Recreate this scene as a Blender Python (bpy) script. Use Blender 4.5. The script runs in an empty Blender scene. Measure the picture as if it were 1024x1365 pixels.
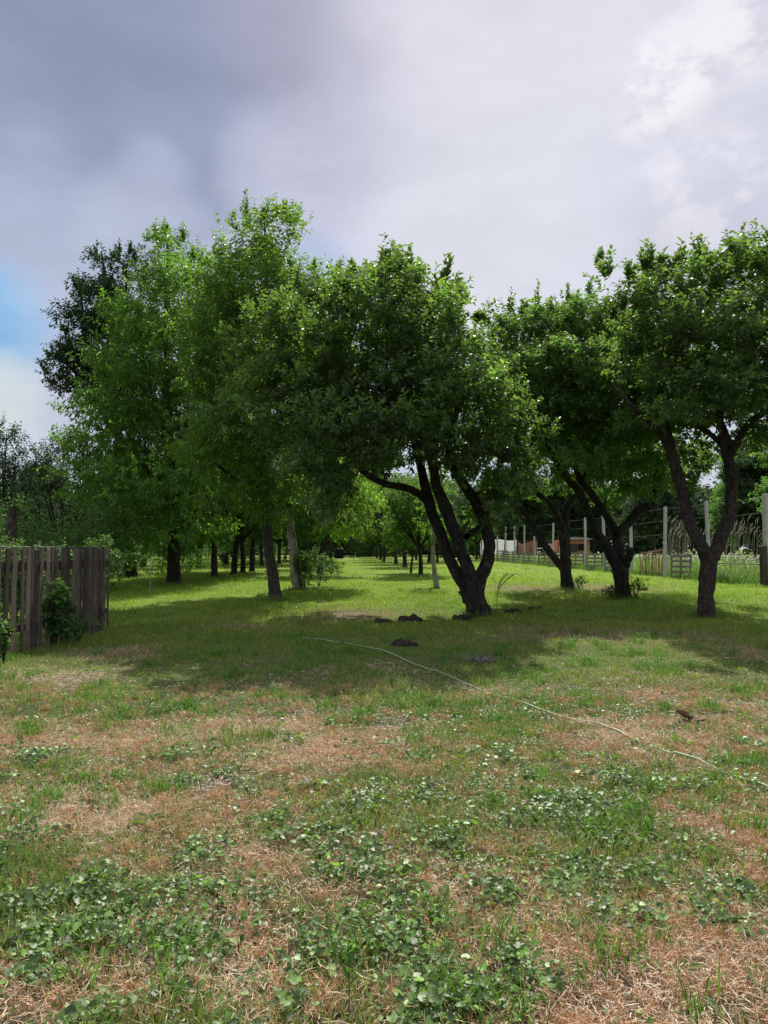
import bpy, math
import numpy as np
from mathutils import Vector
rng = np.random.default_rng(7)

# ------------------------------------------------------------------ camera
scene = bpy.context.scene
C = scene.collection
H = 1.5; F = 986.0; TILT = math.atan(47.5 / F)
cam_d = bpy.data.cameras.new("camera"); cam = bpy.data.objects.new("camera", cam_d); C.objects.link(cam)
cam.location = (0, 0, H); cam.rotation_euler = (math.pi / 2 + TILT, 0, 0)
cam_d.sensor_fit = 'VERTICAL'; cam_d.sensor_height = 36; cam_d.sensor_width = 27; cam_d.lens = 26
cam_d.clip_start = 0.05; cam_d.clip_end = 3000
scene.camera = cam
CT, ST = math.cos(TILT), math.sin(TILT)
def ray(px, py):
    xc = (px - 512) / F; yc = (682.5 - py) / F
    return np.array([xc, CT - yc * ST, ST + yc * CT])
def P(px, py, Y):                      # the point of the scene at depth Y seen at photo pixel px, py
    d = ray(px, py); t = Y / d[1]
    return np.array([d[0] * t, Y, H + d[2] * t])
def G(px, py):                         # a point of the ground
    d = ray(px, py); t = -H / d[2]
    return np.array([d[0] * t, d[1] * t, 0.0])

# ------------------------------------------------------------------ sun, sky, exposure
SUN_EL, SUN_AZ = math.radians(47), math.radians(7)
sd = bpy.data.lights.new("sun", 'SUN'); sd.energy = 5.0; sd.angle = math.radians(0.6); sd.color = (1.0, 0.95, 0.86)
so = bpy.data.objects.new("sun", sd); C.objects.link(so)
svec = Vector((math.sin(SUN_AZ) * math.cos(SUN_EL), math.cos(SUN_AZ) * math.cos(SUN_EL), math.sin(SUN_EL)))
so.rotation_euler = svec.to_track_quat('Z', 'Y').to_euler(); so.location = (0, 0, 30)
scene.view_settings.view_transform = 'Standard'; scene.view_settings.look = 'None'
scene.view_settings.exposure = 0.45; scene.view_settings.gamma = 1.0
cy = scene.cycles
cy.max_bounces = 6; cy.diffuse_bounces = 3; cy.glossy_bounces = 2; cy.transmission_bounces = 4; cy.transparent_max_bounces = 4
cy.use_denoising = True; cy.caustics_reflective = False; cy.caustics_refractive = False
try: cy.denoiser = 'OPENIMAGEDENOISE'
except Exception: pass

def s2l(c):
    return tuple((v / 255 / 12.92) if v / 255 <= 0.04045 else ((v / 255 + 0.055) / 1.055) ** 2.4 for v in c)
world = bpy.data.worlds.new("World"); scene.world = world; world.use_nodes = True
nt = world.node_tree; nt.nodes.clear()
def N(t, typ, **kw):
    n = t.nodes.new(typ)
    for k, v in kw.items(): setattr(n, k, v)
    return n
wout = N(nt, 'ShaderNodeOutputWorld'); bg = N(nt, 'ShaderNodeBackground'); bg.inputs[1].default_value = 0.1
sky = N(nt, 'ShaderNodeTexSky', sky_type='NISHITA', sun_disc=False, sun_elevation=SUN_EL, sun_rotation=SUN_AZ)
sky.air_density = 1.0; sky.dust_density = 1.0; sky.ozone_density = 1.5
tc = N(nt, 'ShaderNodeTexCoord')
nz1 = N(nt, 'ShaderNodeTexNoise'); nz1.inputs['Scale'].default_value = 2.3; nz1.inputs['Detail'].default_value = 5; nz1.inputs['Roughness'].default_value = 0.5
mp = N(nt, 'ShaderNodeMapping'); mp.inputs['Scale'].default_value = (1, 1, 1.5); mp.inputs['Rotation'].default_value = (0, 0.5, 0)
nt.links.new(tc.outputs['Generated'], mp.inputs[0]); nt.links.new(mp.outputs[0], nz1.inputs['Vector'])
sub = N(nt, 'ShaderNodeVectorMath', operation='SUBTRACT'); sub.inputs[1].default_value = (0.5, 0.5, 0.5)
nt.links.new(nz1.outputs['Color'], sub.inputs[0])
scl = N(nt, 'ShaderNodeVectorMath', operation='SCALE'); scl.inputs['Scale'].default_value = 0.22
nt.links.new(sub.outputs[0], scl.inputs[0])
add = N(nt, 'ShaderNodeVectorMath', operation='ADD'); nt.links.new(tc.outputs['Generated'], add.inputs[0]); nt.links.new(scl.outputs[0], add.inputs[1])
nrm = N(nt, 'ShaderNodeVectorMath', operation='NORMALIZE'); nt.links.new(add.outputs[0], nrm.inputs[0])
K = 10.0 / 2 ** 0.45                                                   # clouds are given as seen; the background strength is 0.1
def mixc(fac, a, b):
    m = N(nt, 'ShaderNodeMix', data_type='RGBA'); 
    if isinstance(fac, float): m.inputs[0].default_value = fac
    else: nt.links.new(fac, m.inputs[0])
    for s, v in ((m.inputs[6], a), (m.inputs[7], b)):
        if isinstance(v, tuple): s.default_value = tuple(x * K for x in s2l(v)) + (1,)
        else: nt.links.new(v, s)
    return m.outputs[2]
col = mixc(0.88, sky.outputs[0], (196, 198, 219))
BLOBS = [  # photo px, py, angular radius (px), strength, colour: banks of cloud at fixed directions of the sky
    (20, 60, 340, 0.85, (141, 148, 173)), (300, 40, 200, 0.6, (165, 168, 191)), (130, 170, 230, .75, (141, 155, 184)),
    (460, 150, 150, 0.6, (168, 168, 192)), (540, 215, 90, 0.55, (170, 172, 198)), (280, 200, 130, .5, (154, 163, 190)),
    (760, 40, 330, 0.85, (226, 225, 237)), (600, 30, 130, 0.7, (224, 220, 232)), (700, 300, 260, 0.85, (222, 224, 235)), (610, 330, 110, 0.6, (222, 224, 234)), (1000, 250, 200, 0.6, (214, 215, 229)),
    (900, 210, 150, .3, (204, 205, 226)),
    (50, 330, 150, 0.7, (188, 199, 222)), (200, 290, 90, 0.6, (194, 202, 224)), (400, 240, 110, 0.6, (204, 207, 228)), (430, 350, 60, 0.5, (172, 195, 228)),
    (20, 440, 100, 0.9, (156, 196, 233)), (-60, 430, 120, 0.8, (130, 184, 234)),
    (20, 540, 85, 0.9, (214, 224, 226)), (80, 660, 100, 0.8, (206, 220, 232)), (500, 720, 260, 0.5, (205, 216, 230)), (900, 700, 260, 0.5, (210, 216, 230)),
]
for (bx, by, br, ba, bc) in BLOBS:
    d = Vector(ray(bx, by)).normalized(); ang = br / F
    dp = N(nt, 'ShaderNodeVectorMath', operation='DOT_PRODUCT'); dp.inputs[1].default_value = d
    nt.links.new(nrm.outputs[0], dp.inputs[0])
    mr = N(nt, 'ShaderNodeMapRange', interpolation_type='SMOOTHSTEP')
    mr.inputs['From Min'].default_value = math.cos(ang); mr.inputs['From Max'].default_value = 1 - (1 - math.cos(ang)) * 0.05
    mr.inputs['To Max'].default_value = ba
    nt.links.new(dp.outputs['Value'], mr.inputs['Value'])
    col = mixc(mr.outputs[0], col, bc)
# unseen bright sky about the sun and overhead behind, added to raise fill light
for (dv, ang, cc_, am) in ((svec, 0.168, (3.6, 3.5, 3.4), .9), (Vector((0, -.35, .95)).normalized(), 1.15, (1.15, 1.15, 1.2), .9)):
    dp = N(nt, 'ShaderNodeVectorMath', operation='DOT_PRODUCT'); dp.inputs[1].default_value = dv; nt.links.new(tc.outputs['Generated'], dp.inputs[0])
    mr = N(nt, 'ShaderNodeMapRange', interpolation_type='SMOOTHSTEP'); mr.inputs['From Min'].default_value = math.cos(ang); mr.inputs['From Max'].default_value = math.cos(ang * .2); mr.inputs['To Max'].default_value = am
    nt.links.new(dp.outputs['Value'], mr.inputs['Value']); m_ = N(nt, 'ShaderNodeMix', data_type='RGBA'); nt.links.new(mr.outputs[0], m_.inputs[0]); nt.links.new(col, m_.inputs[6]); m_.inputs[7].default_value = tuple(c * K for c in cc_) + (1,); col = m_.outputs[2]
# small bright puffs high on the right and fine wisps everywhere
nz2 = N(nt, 'ShaderNodeTexNoise'); nz2.inputs['Scale'].default_value = 9; nz2.inputs['Detail'].default_value = 7; nz2.inputs['Roughness'].default_value = 0.62
nt.links.new(mp.outputs[0], nz2.inputs['Vector'])
for (bx, by, br, ba) in ((890, 108, 66, .95), (990, 20, 82, .85), (850, 155, 40, .6), (400, 225, 60, .15), (940, 250, 90, .5)):
    d = Vector(ray(bx, by)).normalized(); ang = br / F
    dp = N(nt, 'ShaderNodeVectorMath', operation='DOT_PRODUCT'); dp.inputs[1].default_value = d
    nt.links.new(tc.outputs['Generated'], dp.inputs[0])
    mr = N(nt, 'ShaderNodeMapRange', interpolation_type='SMOOTHSTEP')
    mr.inputs['From Min'].default_value = math.cos(ang); mr.inputs['From Max'].default_value = 1.0
    nt.links.new(dp.outputs['Value'], mr.inputs['Value'])
    mm = N(nt, 'ShaderNodeMath', operation='MULTIPLY'); nt.links.new(mr.outputs[0], mm.inputs[0])
    th = N(nt, 'ShaderNodeMapRange', interpolation_type='SMOOTHSTEP'); th.inputs['From Min'].default_value = .42; th.inputs['From Max'].default_value = .54; th.inputs['To Max'].default_value = ba
    nt.links.new(nz2.outputs[0], th.inputs['Value']); nt.links.new(th.outputs[0], mm.inputs[1])
    col = mixc(mm.outputs[0], col, (246, 244, 248))
wis = N(nt, 'ShaderNodeMapRange'); mpw = N(nt, 'ShaderNodeMapping'); mpw.inputs['Scale'].default_value = (1, 1, 2.4); mpw.inputs['Rotation'].default_value = (0, .35, 0); nt.links.new(tc.outputs['Generated'], mpw.inputs[0]); nzw = N(nt, 'ShaderNodeTexNoise'); nzw.inputs['Scale'].default_value = 4.5; nzw.inputs['Detail'].default_value = 8; nzw.inputs['Roughness'].default_value = .58; nt.links.new(mpw.outputs[0], nzw.inputs['Vector'])
wis.inputs['From Min'].default_value = .3; wis.inputs['From Max'].default_value = .7
wis.inputs['To Min'].default_value = 0.90; wis.inputs['To Max'].default_value = 1.09
nt.links.new(nzw.outputs[0], wis.inputs['Value'])
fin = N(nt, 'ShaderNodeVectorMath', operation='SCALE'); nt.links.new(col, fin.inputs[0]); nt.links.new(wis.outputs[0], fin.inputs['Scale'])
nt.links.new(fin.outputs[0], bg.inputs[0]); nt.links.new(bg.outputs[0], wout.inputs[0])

# ------------------------------------------------------------------ helpers
def tag(o, label=None, cat=None, group=None, kind=None):
    if label: o['label'] = label
    if cat: o['category'] = cat
    if group: o['group'] = group
    if kind: o['kind'] = kind
    return o
def empty(name, loc, label=None, cat=None, group=None, rz=0.0):
    o = bpy.data.objects.new(name, None); C.objects.link(o); o.location = loc; o.rotation_euler[2] = rz
    o.empty_display_size = 0.2
    return tag(o, label, cat, group)
def link(name, me, parent=None):
    o = bpy.data.objects.new(name, me); C.objects.link(o)
    if parent is not None: o.parent = parent
    return o
def dup(root, loc, rz=0.0, s=1.0, label=None, group=None):
    r = root.copy(); C.objects.link(r); r.location = loc; r.rotation_euler = (0, 0, rz); r.scale = (s, s, s)
    if label: r['label'] = label
    if group: r['group'] = group
    for ch in list(root.children):
        c = ch.copy(); C.objects.link(c); c.parent = r
        for g in ch.children:
            k = g.copy(); C.objects.link(k); k.parent = c
    return r

class MB:                                                # collects pieces of one mesh
    def __init__(s): s.v = []; s.l = []; s.t = []; s.m = []; s.n = 0; s.c = []; s.hasc = False; s.sm = []
    def add(s, V, faces, mat=0, col=None, smooth=False): # faces: array (n, k) with one k
        V = np.asarray(V, np.float32).reshape(-1, 3); faces = np.asarray(faces, np.int32)
        s.v.append(V); s.l.append((faces + s.n).ravel()); s.t.append(np.full(len(faces), faces.shape[1], np.int32))
        s.m.append(np.full(len(faces), mat, np.int32)); s.sm.append(np.full(len(faces), smooth, bool))
        if col is None: col = np.ones((len(V), 3), np.float32)
        else: s.hasc = True; col = np.broadcast_to(np.asarray(col, np.float32), (len(V), 3))
        s.c.append(col); s.n += len(V)
    def box(s, c, size, rz=0.0, tilt=0.0, roll=0.0, mat=0, col=None, jit=0.0):
        x, y, z = [k / 2 for k in size]
        V = np.array([[-x, -y, -z], [x, -y, -z], [x, y, -z], [-x, y, -z], [-x, -y, z], [x, -y, z], [x, y, z], [-x, y, z]], float)
        if jit: V += rng.normal(0, jit, V.shape)
        if roll: a = roll; V = V @ np.array([[math.cos(a), 0, -math.sin(a)], [0, 1, 0], [math.sin(a), 0, math.cos(a)]])
        if tilt: a = tilt; V = V @ np.array([[1, 0, 0], [0, math.cos(a), math.sin(a)], [0, -math.sin(a), math.cos(a)]])
        a = rz; V = V @ np.array([[math.cos(a), math.sin(a), 0], [-math.sin(a), math.cos(a), 0], [0, 0, 1]])
        s.add(V + np.asarray(c), [[0, 3, 2, 1], [4, 5, 6, 7], [0, 1, 5, 4], [1, 2, 6, 5], [2, 3, 7, 6], [3, 0, 4, 7]], mat, col)
    def tube(s, pts, rad, sides=8, mat=0, rough=0.0, col=None, cap=True):
        pts = np.asarray(pts, float); n = len(pts); rad = np.broadcast_to(np.asarray(rad, float), (n,))
        T = np.gradient(pts, axis=0); T /= np.linalg.norm(T, axis=1)[:, None] + 1e-9
        up = np.array([0.13, 1, 0.07]) if abs(T[0][1]) < .8 else np.array([1, 0.1, 0.1])
        U = np.cross(T, up); U /= np.linalg.norm(U, axis=1)[:, None] + 1e-9; W = np.cross(T, U)
        a = np.linspace(0, 2 * np.pi, sides, endpoint=False)
        R = rad[:, None] * np.ones((n, sides))
        if rough:
            base = rng.normal(0, 1, sides); f = rng.normal(0, 1, (n, sides))
            f = (f + np.roll(f, 1, 0) + np.roll(f, 1, 1)) / 1.7
            R = R * (1 + rough * (0.7 * base[None] + 0.8 * f))
        V = pts[:, None] + R[..., None] * (np.cos(a)[None, :, None] * U[:, None] + np.sin(a)[None, :, None] * W[:, None])
        i = np.arange(n - 1)[:, None] * sides; j = np.arange(sides)[None]; k = (j + 1) % sides
        Fq = np.stack([i + j, i + k, i + sides + k, i + sides + j], -1).reshape(-1, 4)
        s.add(V.reshape(-1, 3), Fq, mat, col, True)
        if cap:
            V2 = np.vstack([V[-1], pts[-1:]]); s.add(V2, [[q, (q + 1) % sides, sides] for q in range(sides)], mat, col)
    def mesh(s, name, mats, origin=(0, 0, 0)):
        me = bpy.data.meshes.new(name)
        V = np.concatenate(s.v) - np.asarray(origin, np.float32); L = np.concatenate(s.l); T = np.concatenate(s.t)
        me.vertices.add(len(V)); me.vertices.foreach_set('co', V.astype(np.float32).ravel())
        me.loops.add(len(L)); me.loops.foreach_set('vertex_index', L)
        me.polygons.add(len(T)); st = np.zeros(len(T), np.int32); st[1:] = np.cumsum(T)[:-1]
        me.polygons.foreach_set('loop_start', st); me.polygons.foreach_set('loop_total', T)
        me.polygons.foreach_set('material_index', np.concatenate(s.m))
        me.polygons.foreach_set('use_smooth', np.concatenate(s.sm))
        if s.hasc:
            at = me.attributes.new('tint', 'FLOAT_COLOR', 'POINT'); c = np.concatenate(s.c)
            at.data.foreach_set('color', np.hstack([c, np.ones((len(c), 1), np.float32)]).astype(np.float32).ravel())
        for m in (mats if isinstance(mats, (list, tuple)) else [mats]): me.materials.append(m)
        me.update(calc_edges=True)
        return me

def catmull(pts, per=6):
    pts = np.asarray(pts, float)
    if len(pts) < 3:
        t = np.linspace(0, 1, per + 1)[:, None]; return pts[0] * (1 - t) + pts[-1] * t
    p = np.vstack([2 * pts[0] - pts[1], pts, 2 * pts[-1] - pts[-2]]); out = []
    for i in range(1, len(p) - 2):
        for t in np.arange(per) / per:
            out.append(0.5 * (2 * p[i] + (p[i + 1] - p[i - 1]) * t + (2 * p[i - 1] - 5 * p[i] + 4 * p[i + 1] - p[i + 2]) * t * t + (3 * p[i] - p[i - 1] - 3 * p[i + 1] + p[i + 2]) * t ** 3))
    out.append(pts[-1]); return np.array(out)
def unit(a): return a / (np.linalg.norm(a, axis=-1, keepdims=True) + 1e-9)

_perm = np.random.default_rng(3).random((256, 256))
def vnoise(x, y, scale, ox=0):                            # smooth value noise, 0..1
    x = np.asarray(x) / scale + ox * 17.3; y = np.asarray(y) / scale + ox * 7.7
    xi = np.floor(x).astype(int); yi = np.floor(y).astype(int); fx = x - xi; fy = y - yi
    fx = fx * fx * (3 - 2 * fx); fy = fy * fy * (3 - 2 * fy)
    g = lambda a, b: _perm[a % 256, b % 256]
    return (g(xi, yi) * (1 - fx) + g(xi + 1, yi) * fx) * (1 - fy) + (g(xi, yi + 1) * (1 - fx) + g(xi + 1, yi + 1) * fx) * fy
def fbm(x, y, scale, ox=0):
    return 0.5 * vnoise(x, y, scale, ox) + 0.3 * vnoise(x, y, scale / 2.3, ox + 1) + 0.2 * vnoise(x, y, scale / 5, ox + 2)

# ------------------------------------------------------------------ materials
def mat(name):
    m = bpy.data.materials.new(name); m.use_nodes = True; t = m.node_tree; t.nodes.clear()
    return m, t, N(t, 'ShaderNodeOutputMaterial')
def pmat(name, c1, c2, scale=8.0, rough=0.85, bump=0.3, stretch=(1, 1, 1), detail=6, spec=0.3, tint=False, coord='Object', metal=0.0, bdist=0.02):
    m, t, out = mat(name); b = N(t, 'ShaderNodeBsdfPrincipled'); b.inputs['Roughness'].default_value = rough
    b.inputs['Specular IOR Level'].default_value = spec; b.inputs['Metallic'].default_value = metal
    tcn = N(t, 'ShaderNodeTexCoord'); mpn = N(t, 'ShaderNodeMapping'); mpn.inputs['Scale'].default_value = stretch
    t.links.new(tcn.outputs[coord], mpn.inputs[0])
    n1 = N(t, 'ShaderNodeTexNoise'); n1.inputs['Scale'].default_value = scale; n1.inputs['Detail'].default_value = detail; n1.inputs['Roughness'].default_value = 0.65
    t.links.new(mpn.outputs[0], n1.inputs['Vector'])
    r = N(t, 'ShaderNodeValToRGB'); r.color_ramp.elements[0].position = 0.32; r.color_ramp.elements[1].position = 0.68
    r.color_ramp.elements[0].color = (*c1, 1); r.color_ramp.elements[1].color = (*c2, 1)
    t.links.new(n1.outputs[0], r.inputs[0]); cs = r.outputs[0]
    if tint:
        at = N(t, 'ShaderNodeAttribute', attribute_name='tint'); mx = N(t, 'ShaderNodeMix', data_type='RGBA', blend_type='MULTIPLY'); mx.inputs[0].default_value = 1
        t.links.new(cs, mx.inputs[6]); t.links.new(at.outputs['Color'], mx.inputs[7]); cs = mx.outputs[2]
    t.links.new(cs, b.inputs['Base Color'])
    if bump:
        bp = N(t, 'ShaderNodeBump'); bp.inputs['Strength'].default_value = bump; bp.inputs['Distance'].default_value = bdist
        t.links.new(n1.outputs[0], bp.inputs['Height']); t.links.new(bp.outputs[0], b.inputs['Normal'])
    t.links.new(b.outputs[0], out.inputs[0]); return m
def leafmat(name, base, trans, tfac=0.35, rough=0.45, spec=0.4, hue=0.0):
    m, t, out = mat(name); b = N(t, 'ShaderNodeBsdfPrincipled'); b.inputs['Roughness'].default_value = rough; b.inputs['Specular IOR Level'].default_value = spec
    tr = N(t, 'ShaderNodeBsdfTranslucent'); at = N(t, 'ShaderNodeAttribute', attribute_name='tint')
    for sock, cc in ((b.inputs['Base Color'], base), (tr.inputs['Color'], trans)):
        mx = N(t, 'ShaderNodeMix', data_type='RGBA', blend_type='MULTIPLY'); mx.inputs[0].default_value = 1
        mx.inputs[6].default_value = (*cc, 1); t.links.new(at.outputs['Color'], mx.inputs[7]); t.links.new(mx.outputs[2], sock)
    ms = N(t, 'ShaderNodeMixShader'); ms.inputs[0].default_value = tfac
    t.links.new(b.outputs[0], ms.inputs[1]); t.links.new(tr.outputs[0], ms.inputs[2]); t.links.new(ms.outputs[0], out.inputs[0]); return m

M = {}
M['bark'] = pmat('dark plum bark', (.012, .010, .009), (.05, .042, .036), 11, 0.9, 1.0, (1, 1, .35), bdist=.05)
M['bark_warm'] = pmat('warm plum bark', (.022, .017, .014), (.085, .064, .052), 11, 0.9, 1.0, (1, 1, .4), bdist=.05)
M['bark_grey'] = pmat('grey walnut bark', (.045, .04, .034), (.13, .115, .1), 7, 0.9, .9, (1, 1, .3), bdist=.04)
M['bark_pale'] = pmat('pale flaking bark', (.1, .085, .07), (.36, .33, .29), 6, 0.9, .9, (1, 1, .6), bdist=.04)
def barkmat(name, c1, c2, lichen, amount=.35):
    m = pmat(name, c1, c2, 11, .9, 1.0, (1, 1, .35), bdist=.05); t = m.node_tree; b = next(n for n in t.nodes if n.type == 'BSDF_PRINCIPLED')
    tcn = next(n for n in t.nodes if n.type == 'TEX_COORD'); mp2 = N(t, 'ShaderNodeMapping'); mp2.inputs['Scale'].default_value = (1, 1, .22); t.links.new(tcn.outputs['Object'], mp2.inputs[0])
    vo = N(t, 'ShaderNodeTexVoronoi', feature='DISTANCE_TO_EDGE'); vo.inputs['Scale'].default_value = 26; t.links.new(mp2.outputs[0], vo.inputs['Vector'])
    cr = N(t, 'ShaderNodeMapRange'); cr.inputs['From Max'].default_value = .12; cr.inputs['To Min'].default_value = .35; t.links.new(vo.outputs['Distance'], cr.inputs[0])
    n3 = N(t, 'ShaderNodeTexNoise'); n3.inputs['Scale'].default_value = 5; n3.inputs['Detail'].default_value = 8; n3.inputs['Roughness'].default_value = .7; t.links.new(tcn.outputs['Object'], n3.inputs['Vector'])
    th = N(t, 'ShaderNodeMapRange'); th.inputs['From Min'].default_value = .54; th.inputs['From Max'].default_value = .66; th.inputs['To Max'].default_value = amount; t.links.new(n3.outputs[0], th.inputs[0])
    src = b.inputs['Base Color'].links[0].from_socket; mx = N(t, 'ShaderNodeMix', data_type='RGBA'); t.links.new(th.outputs[0], mx.inputs[0]); t.links.new(src, mx.inputs[6]); mx.inputs[7].default_value = (*lichen, 1)
    vs = N(t, 'ShaderNodeVectorMath', operation='SCALE'); t.links.new(mx.outputs[2], vs.inputs[0]); t.links.new(cr.outputs[0], vs.inputs['Scale']); t.links.new(vs.outputs[0], b.inputs['Base Color'])
    old = next(n for n in t.nodes if n.type == 'BUMP'); b2 = N(t, 'ShaderNodeBump'); b2.inputs['Strength'].default_value = .9; b2.inputs['Distance'].default_value = .03
    t.links.new(cr.outputs[0], b2.inputs['Height']); t.links.new(old.outputs[0], b2.inputs['Normal']); t.links.new(b2.outputs[0], b.inputs['Normal']); return m
M['bark'] = barkmat('dark plum bark', (.014, .012, .011), (.062, .052, .045), (.16, .17, .13), .5)
M['bark_warm'] = barkmat('warm plum bark', (.026, .020, .017), (.10, .078, .065), (.15, .15, .12))
M['bark_grey'] = barkmat('grey walnut bark', (.045, .04, .034), (.13, .115, .1), (.17, .175, .14), .3)
M['leaf_apple'] = leafmat('dark fruit tree leaf', (.050, .092, .036), (.18, .34, .045), .38, .5, .3)
M['leaf_walnut'] = leafmat('walnut leaf', (.065, .132, .030), (.20, .39, .038), .4, .5, .28)
M['leaf_mid'] = leafmat('orchard leaf', (.045, .1, .026), (.14, .32, .035), .38, .55, .2)
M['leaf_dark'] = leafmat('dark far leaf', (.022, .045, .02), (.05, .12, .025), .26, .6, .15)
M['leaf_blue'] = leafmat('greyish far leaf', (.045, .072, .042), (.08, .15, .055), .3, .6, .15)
M['leaf_bush'] = leafmat('bush leaf', (.055, .115, .035), (.13, .28, .045), .36, .55, .2)
M['ivy'] = leafmat('ground ivy leaf', (.115, .185, .058), (.22, .40, .05), .32, .48, .45)
M['grass'] = leafmat('grass blade', (1, 1, 1), (1.3, 1.3, .7), .42, .5, .25)
M['straw'] = leafmat('straw blade', (1, 1, 1), (1, .95, .8), .2, .6, .25)
M['slat'] = pmat('weathered fence board', (.034, .028, .025), (.135, .115, .10), 7, .9, .5, (6, 6, .6), tint=True)
M['post'] = pmat('pale concrete post', (.27, .275, .27), (.42, .425, .41), 6, .85, .3)
M['post_wood'] = pmat('dark wooden stake', (.03, .025, .022), (.08, .065, .055), 8, .9, .4, (3, 3, .4))
M['pallet'] = pmat('grey pallet wood', (.1, .09, .075), (.24, .215, .18), 5, .9, .3, (1, 1, 4))
M['wire'] = pmat('galvanised wire', (.12, .12, .12), (.22, .22, .22), 5, .7, 0, metal=.0)
M['stick'] = pmat('bare brown stick', (.16, .1, .06), (.36, .25, .17), 6, .9, .3, (4, 4, .5), tint=True)
M['rust'] = pmat('rusty metal frame', (.06, .045, .035), (.14, .1, .07), 9, .7, .2)
M['brick'] = pmat('orange plaster wall', (.28, .12, .07), (.45, .2, .12), 2.2, .9, .2)
M['tarp'] = leafmat('white sheeting', (.8, .8, .82), (.8, .8, .82), .5, .6, .2)
M['tarp_orange'] = leafmat('faded orange sheeting', (.5, .27, .2), (.6, .3, .2), .5, .6, .2)
M['tin'] = pmat('dark mossy roof', (.02, .018, .016), (.05, .045, .04), 2, .95, .2, spec=.05)
M['dark_metal'] = pmat('black plastic', (.008, .008, .009), (.016, .016, .017), 4, .7, .1, spec=.1)
M['soil'] = pmat('dark molehill soil', (.018, .014, .011), (.06, .048, .038), 30, .95, 1.0, bdist=.03)
M['soil_dry'] = pmat('dry molehill soil', (.07, .06, .05), (.17, .145, .125), 30, .95, 1.0, bdist=.03)
M['hose'] = pmat('pale green hose rubber', (.20, .29, .17), (.36, .44, .30), 12, .5, .1)
M['flower'] = pmat('white flower', (.5, .5, .42), (.85, .85, .8), 3, .8, 0)
M['dead'] = pmat('dead brown leaf', (.09, .045, .03), (.2, .11, .07), 20, .8, .4)

# ------------------------------------------------------------------ ground
# patches of the lawn (photo px of centre, half width, half height): where dry straw, bare soil or leafy cover grows
def ell(px, py, rx, ry, a):
    c = G(px, py); f = G(px, max(py - ry, 738)); n = G(px, py + ry); return (c[0], c[1], rx * c[1] / F, abs(f[1] - n[1]) / 2, a)
DRY = [ell(*e) for e in [(150, 1085, 190, 45, .8), (330, 1130, 120, 40, .6), (60, 1290, 120, 40, .5), (330, 1290, 110, 60, .8), (830, 1310, 130, 70, 1.0),
    (990, 1250, 90, 80, .9), (690, 1170, 90, 60, .4), (480, 1000, 130, 22, .7), (980, 1100, 90, 30, .7), (930, 980, 120, 30, .6), (60, 985, 150, 25, .45), (70, 905, 90, 14, .7), (150, 868, 60, 10, .8),
    (470, 820, 70, 9, 1.0), (310, 836, 60, 6, .9), (800, 845, 180, 12, .75), (790, 783, 70, 7, .8), (700, 785, 60, 6, .8), (600, 1180, 60, 40, .45), (720, 1080, 50, 25, .3), (1000, 950, 70, 20, .5),
    (880, 935, 60, 12, .6), (330, 965, 120, 15, .4), (1000, 868, 60, 10, .6)]]
BARE = [ell(*e) for e in [(285, 1045, 62, 15, 1.0), (515, 968, 42, 12, .9), (830, 1320, 85, 45, .75), (90, 1105, 40, 10, .5), (640, 878, 40, 8, .6), (350, 1270, 40, 30, .4), (430, 990, 40, 10, .5), (970, 1100, 30, 14, .5)]]
IVY = [ell(*e) for e in [(130, 1235, 110, 62, 1.0), (60, 1290, 70, 40, .5), (210, 1190, 80, 30, .8), (430, 1120, 80, 40, .6), (560, 1065, 110, 35, .75), (640, 1100, 140, 40, .7), (480, 1080, 90, 35, .5), (560, 1250, 120, 60, .85),
    (460, 1250, 60, 50, .8), (700, 1170, 120, 45, .6), (860, 1110, 90, 35, .8), (900, 1050, 50, 20, .6), (730, 1080, 110, 30, .6), (560, 1330, 140, 45, .8), (340, 1190, 60, 20, .6), (1000, 1190, 50, 20, .7), (880, 1295, 50, 16, .8),
    (300, 1120, 60, 20, .35), (780, 1240, 60, 22, .5), (690, 1060, 160, 30, .6), (800, 1060, 120, 30, .6), (850, 1190, 120, 40, .5), (640, 1290, 110, 50, .6), (960, 1090, 70, 30, .4), (420, 1060, 80, 25, .4), (640, 990, 160, 18, .4), (500, 1170, 90, 35, .6), (130, 1170, 50, 15, .4), (900, 1200, 50, 20, .3)]]
def field(L, x, y):
    v = np.zeros(np.shape(x))
    for (cx, cy_, rx, ry, a) in L: v = np.maximum(v, a * np.exp(-(((x - cx) / rx) ** 2 + ((y - cy_) / ry) ** 2) * 1.1))
    return v
def masks(x, y):
    near = np.clip((11 - y) / 4.0, 0, 1)                       # mown lawn beyond, poor dry turf near
    d = field(DRY, x, y) + (fbm(x, y, 0.9, 3) - .5) * 1.1 * (0.35 + near * 0.75) + near * .17 + np.clip((3.9 - y) / 1.6, 0, 1) * .28 + (fbm(x, y, .25, 9) - .5) * .5 * near
    b = field(BARE, x, y) + (fbm(x, y, .5, 5) - .56) * 1.0 * near
    i = field(IVY, x, y) * .78 + (fbm(x, y, .5, 6) - .5) * 1.3 * near + (fbm(x, y, .2, 8) - .5) * 2.6 * near + (fbm(x, y, .07, 10) - .5) * 1.2 * near - .06
    return np.clip(d, 0, 1), np.clip(b, 0, 1), np.clip(i, 0, 1) * np.clip((8.3 - y) / 2.5, 0, 1)
def hz(x, y):
    k = np.clip((20 - np.abs(y)) / 14, 0.15, 1)
    return ((fbm(x, y, 2.5, 11) - .5) * .10 + (fbm(x, y, .5, 12) - .5) * .035) * k
xs = np.concatenate([-np.geomspace(400, 5, 60), np.arange(-4.95, 5, .055), np.geomspace(5, 400, 60)])
ys = np.concatenate([-np.geomspace(60, 1, 14), np.arange(0, 9, .055), np.geomspace(9, 900, 190)])
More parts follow.
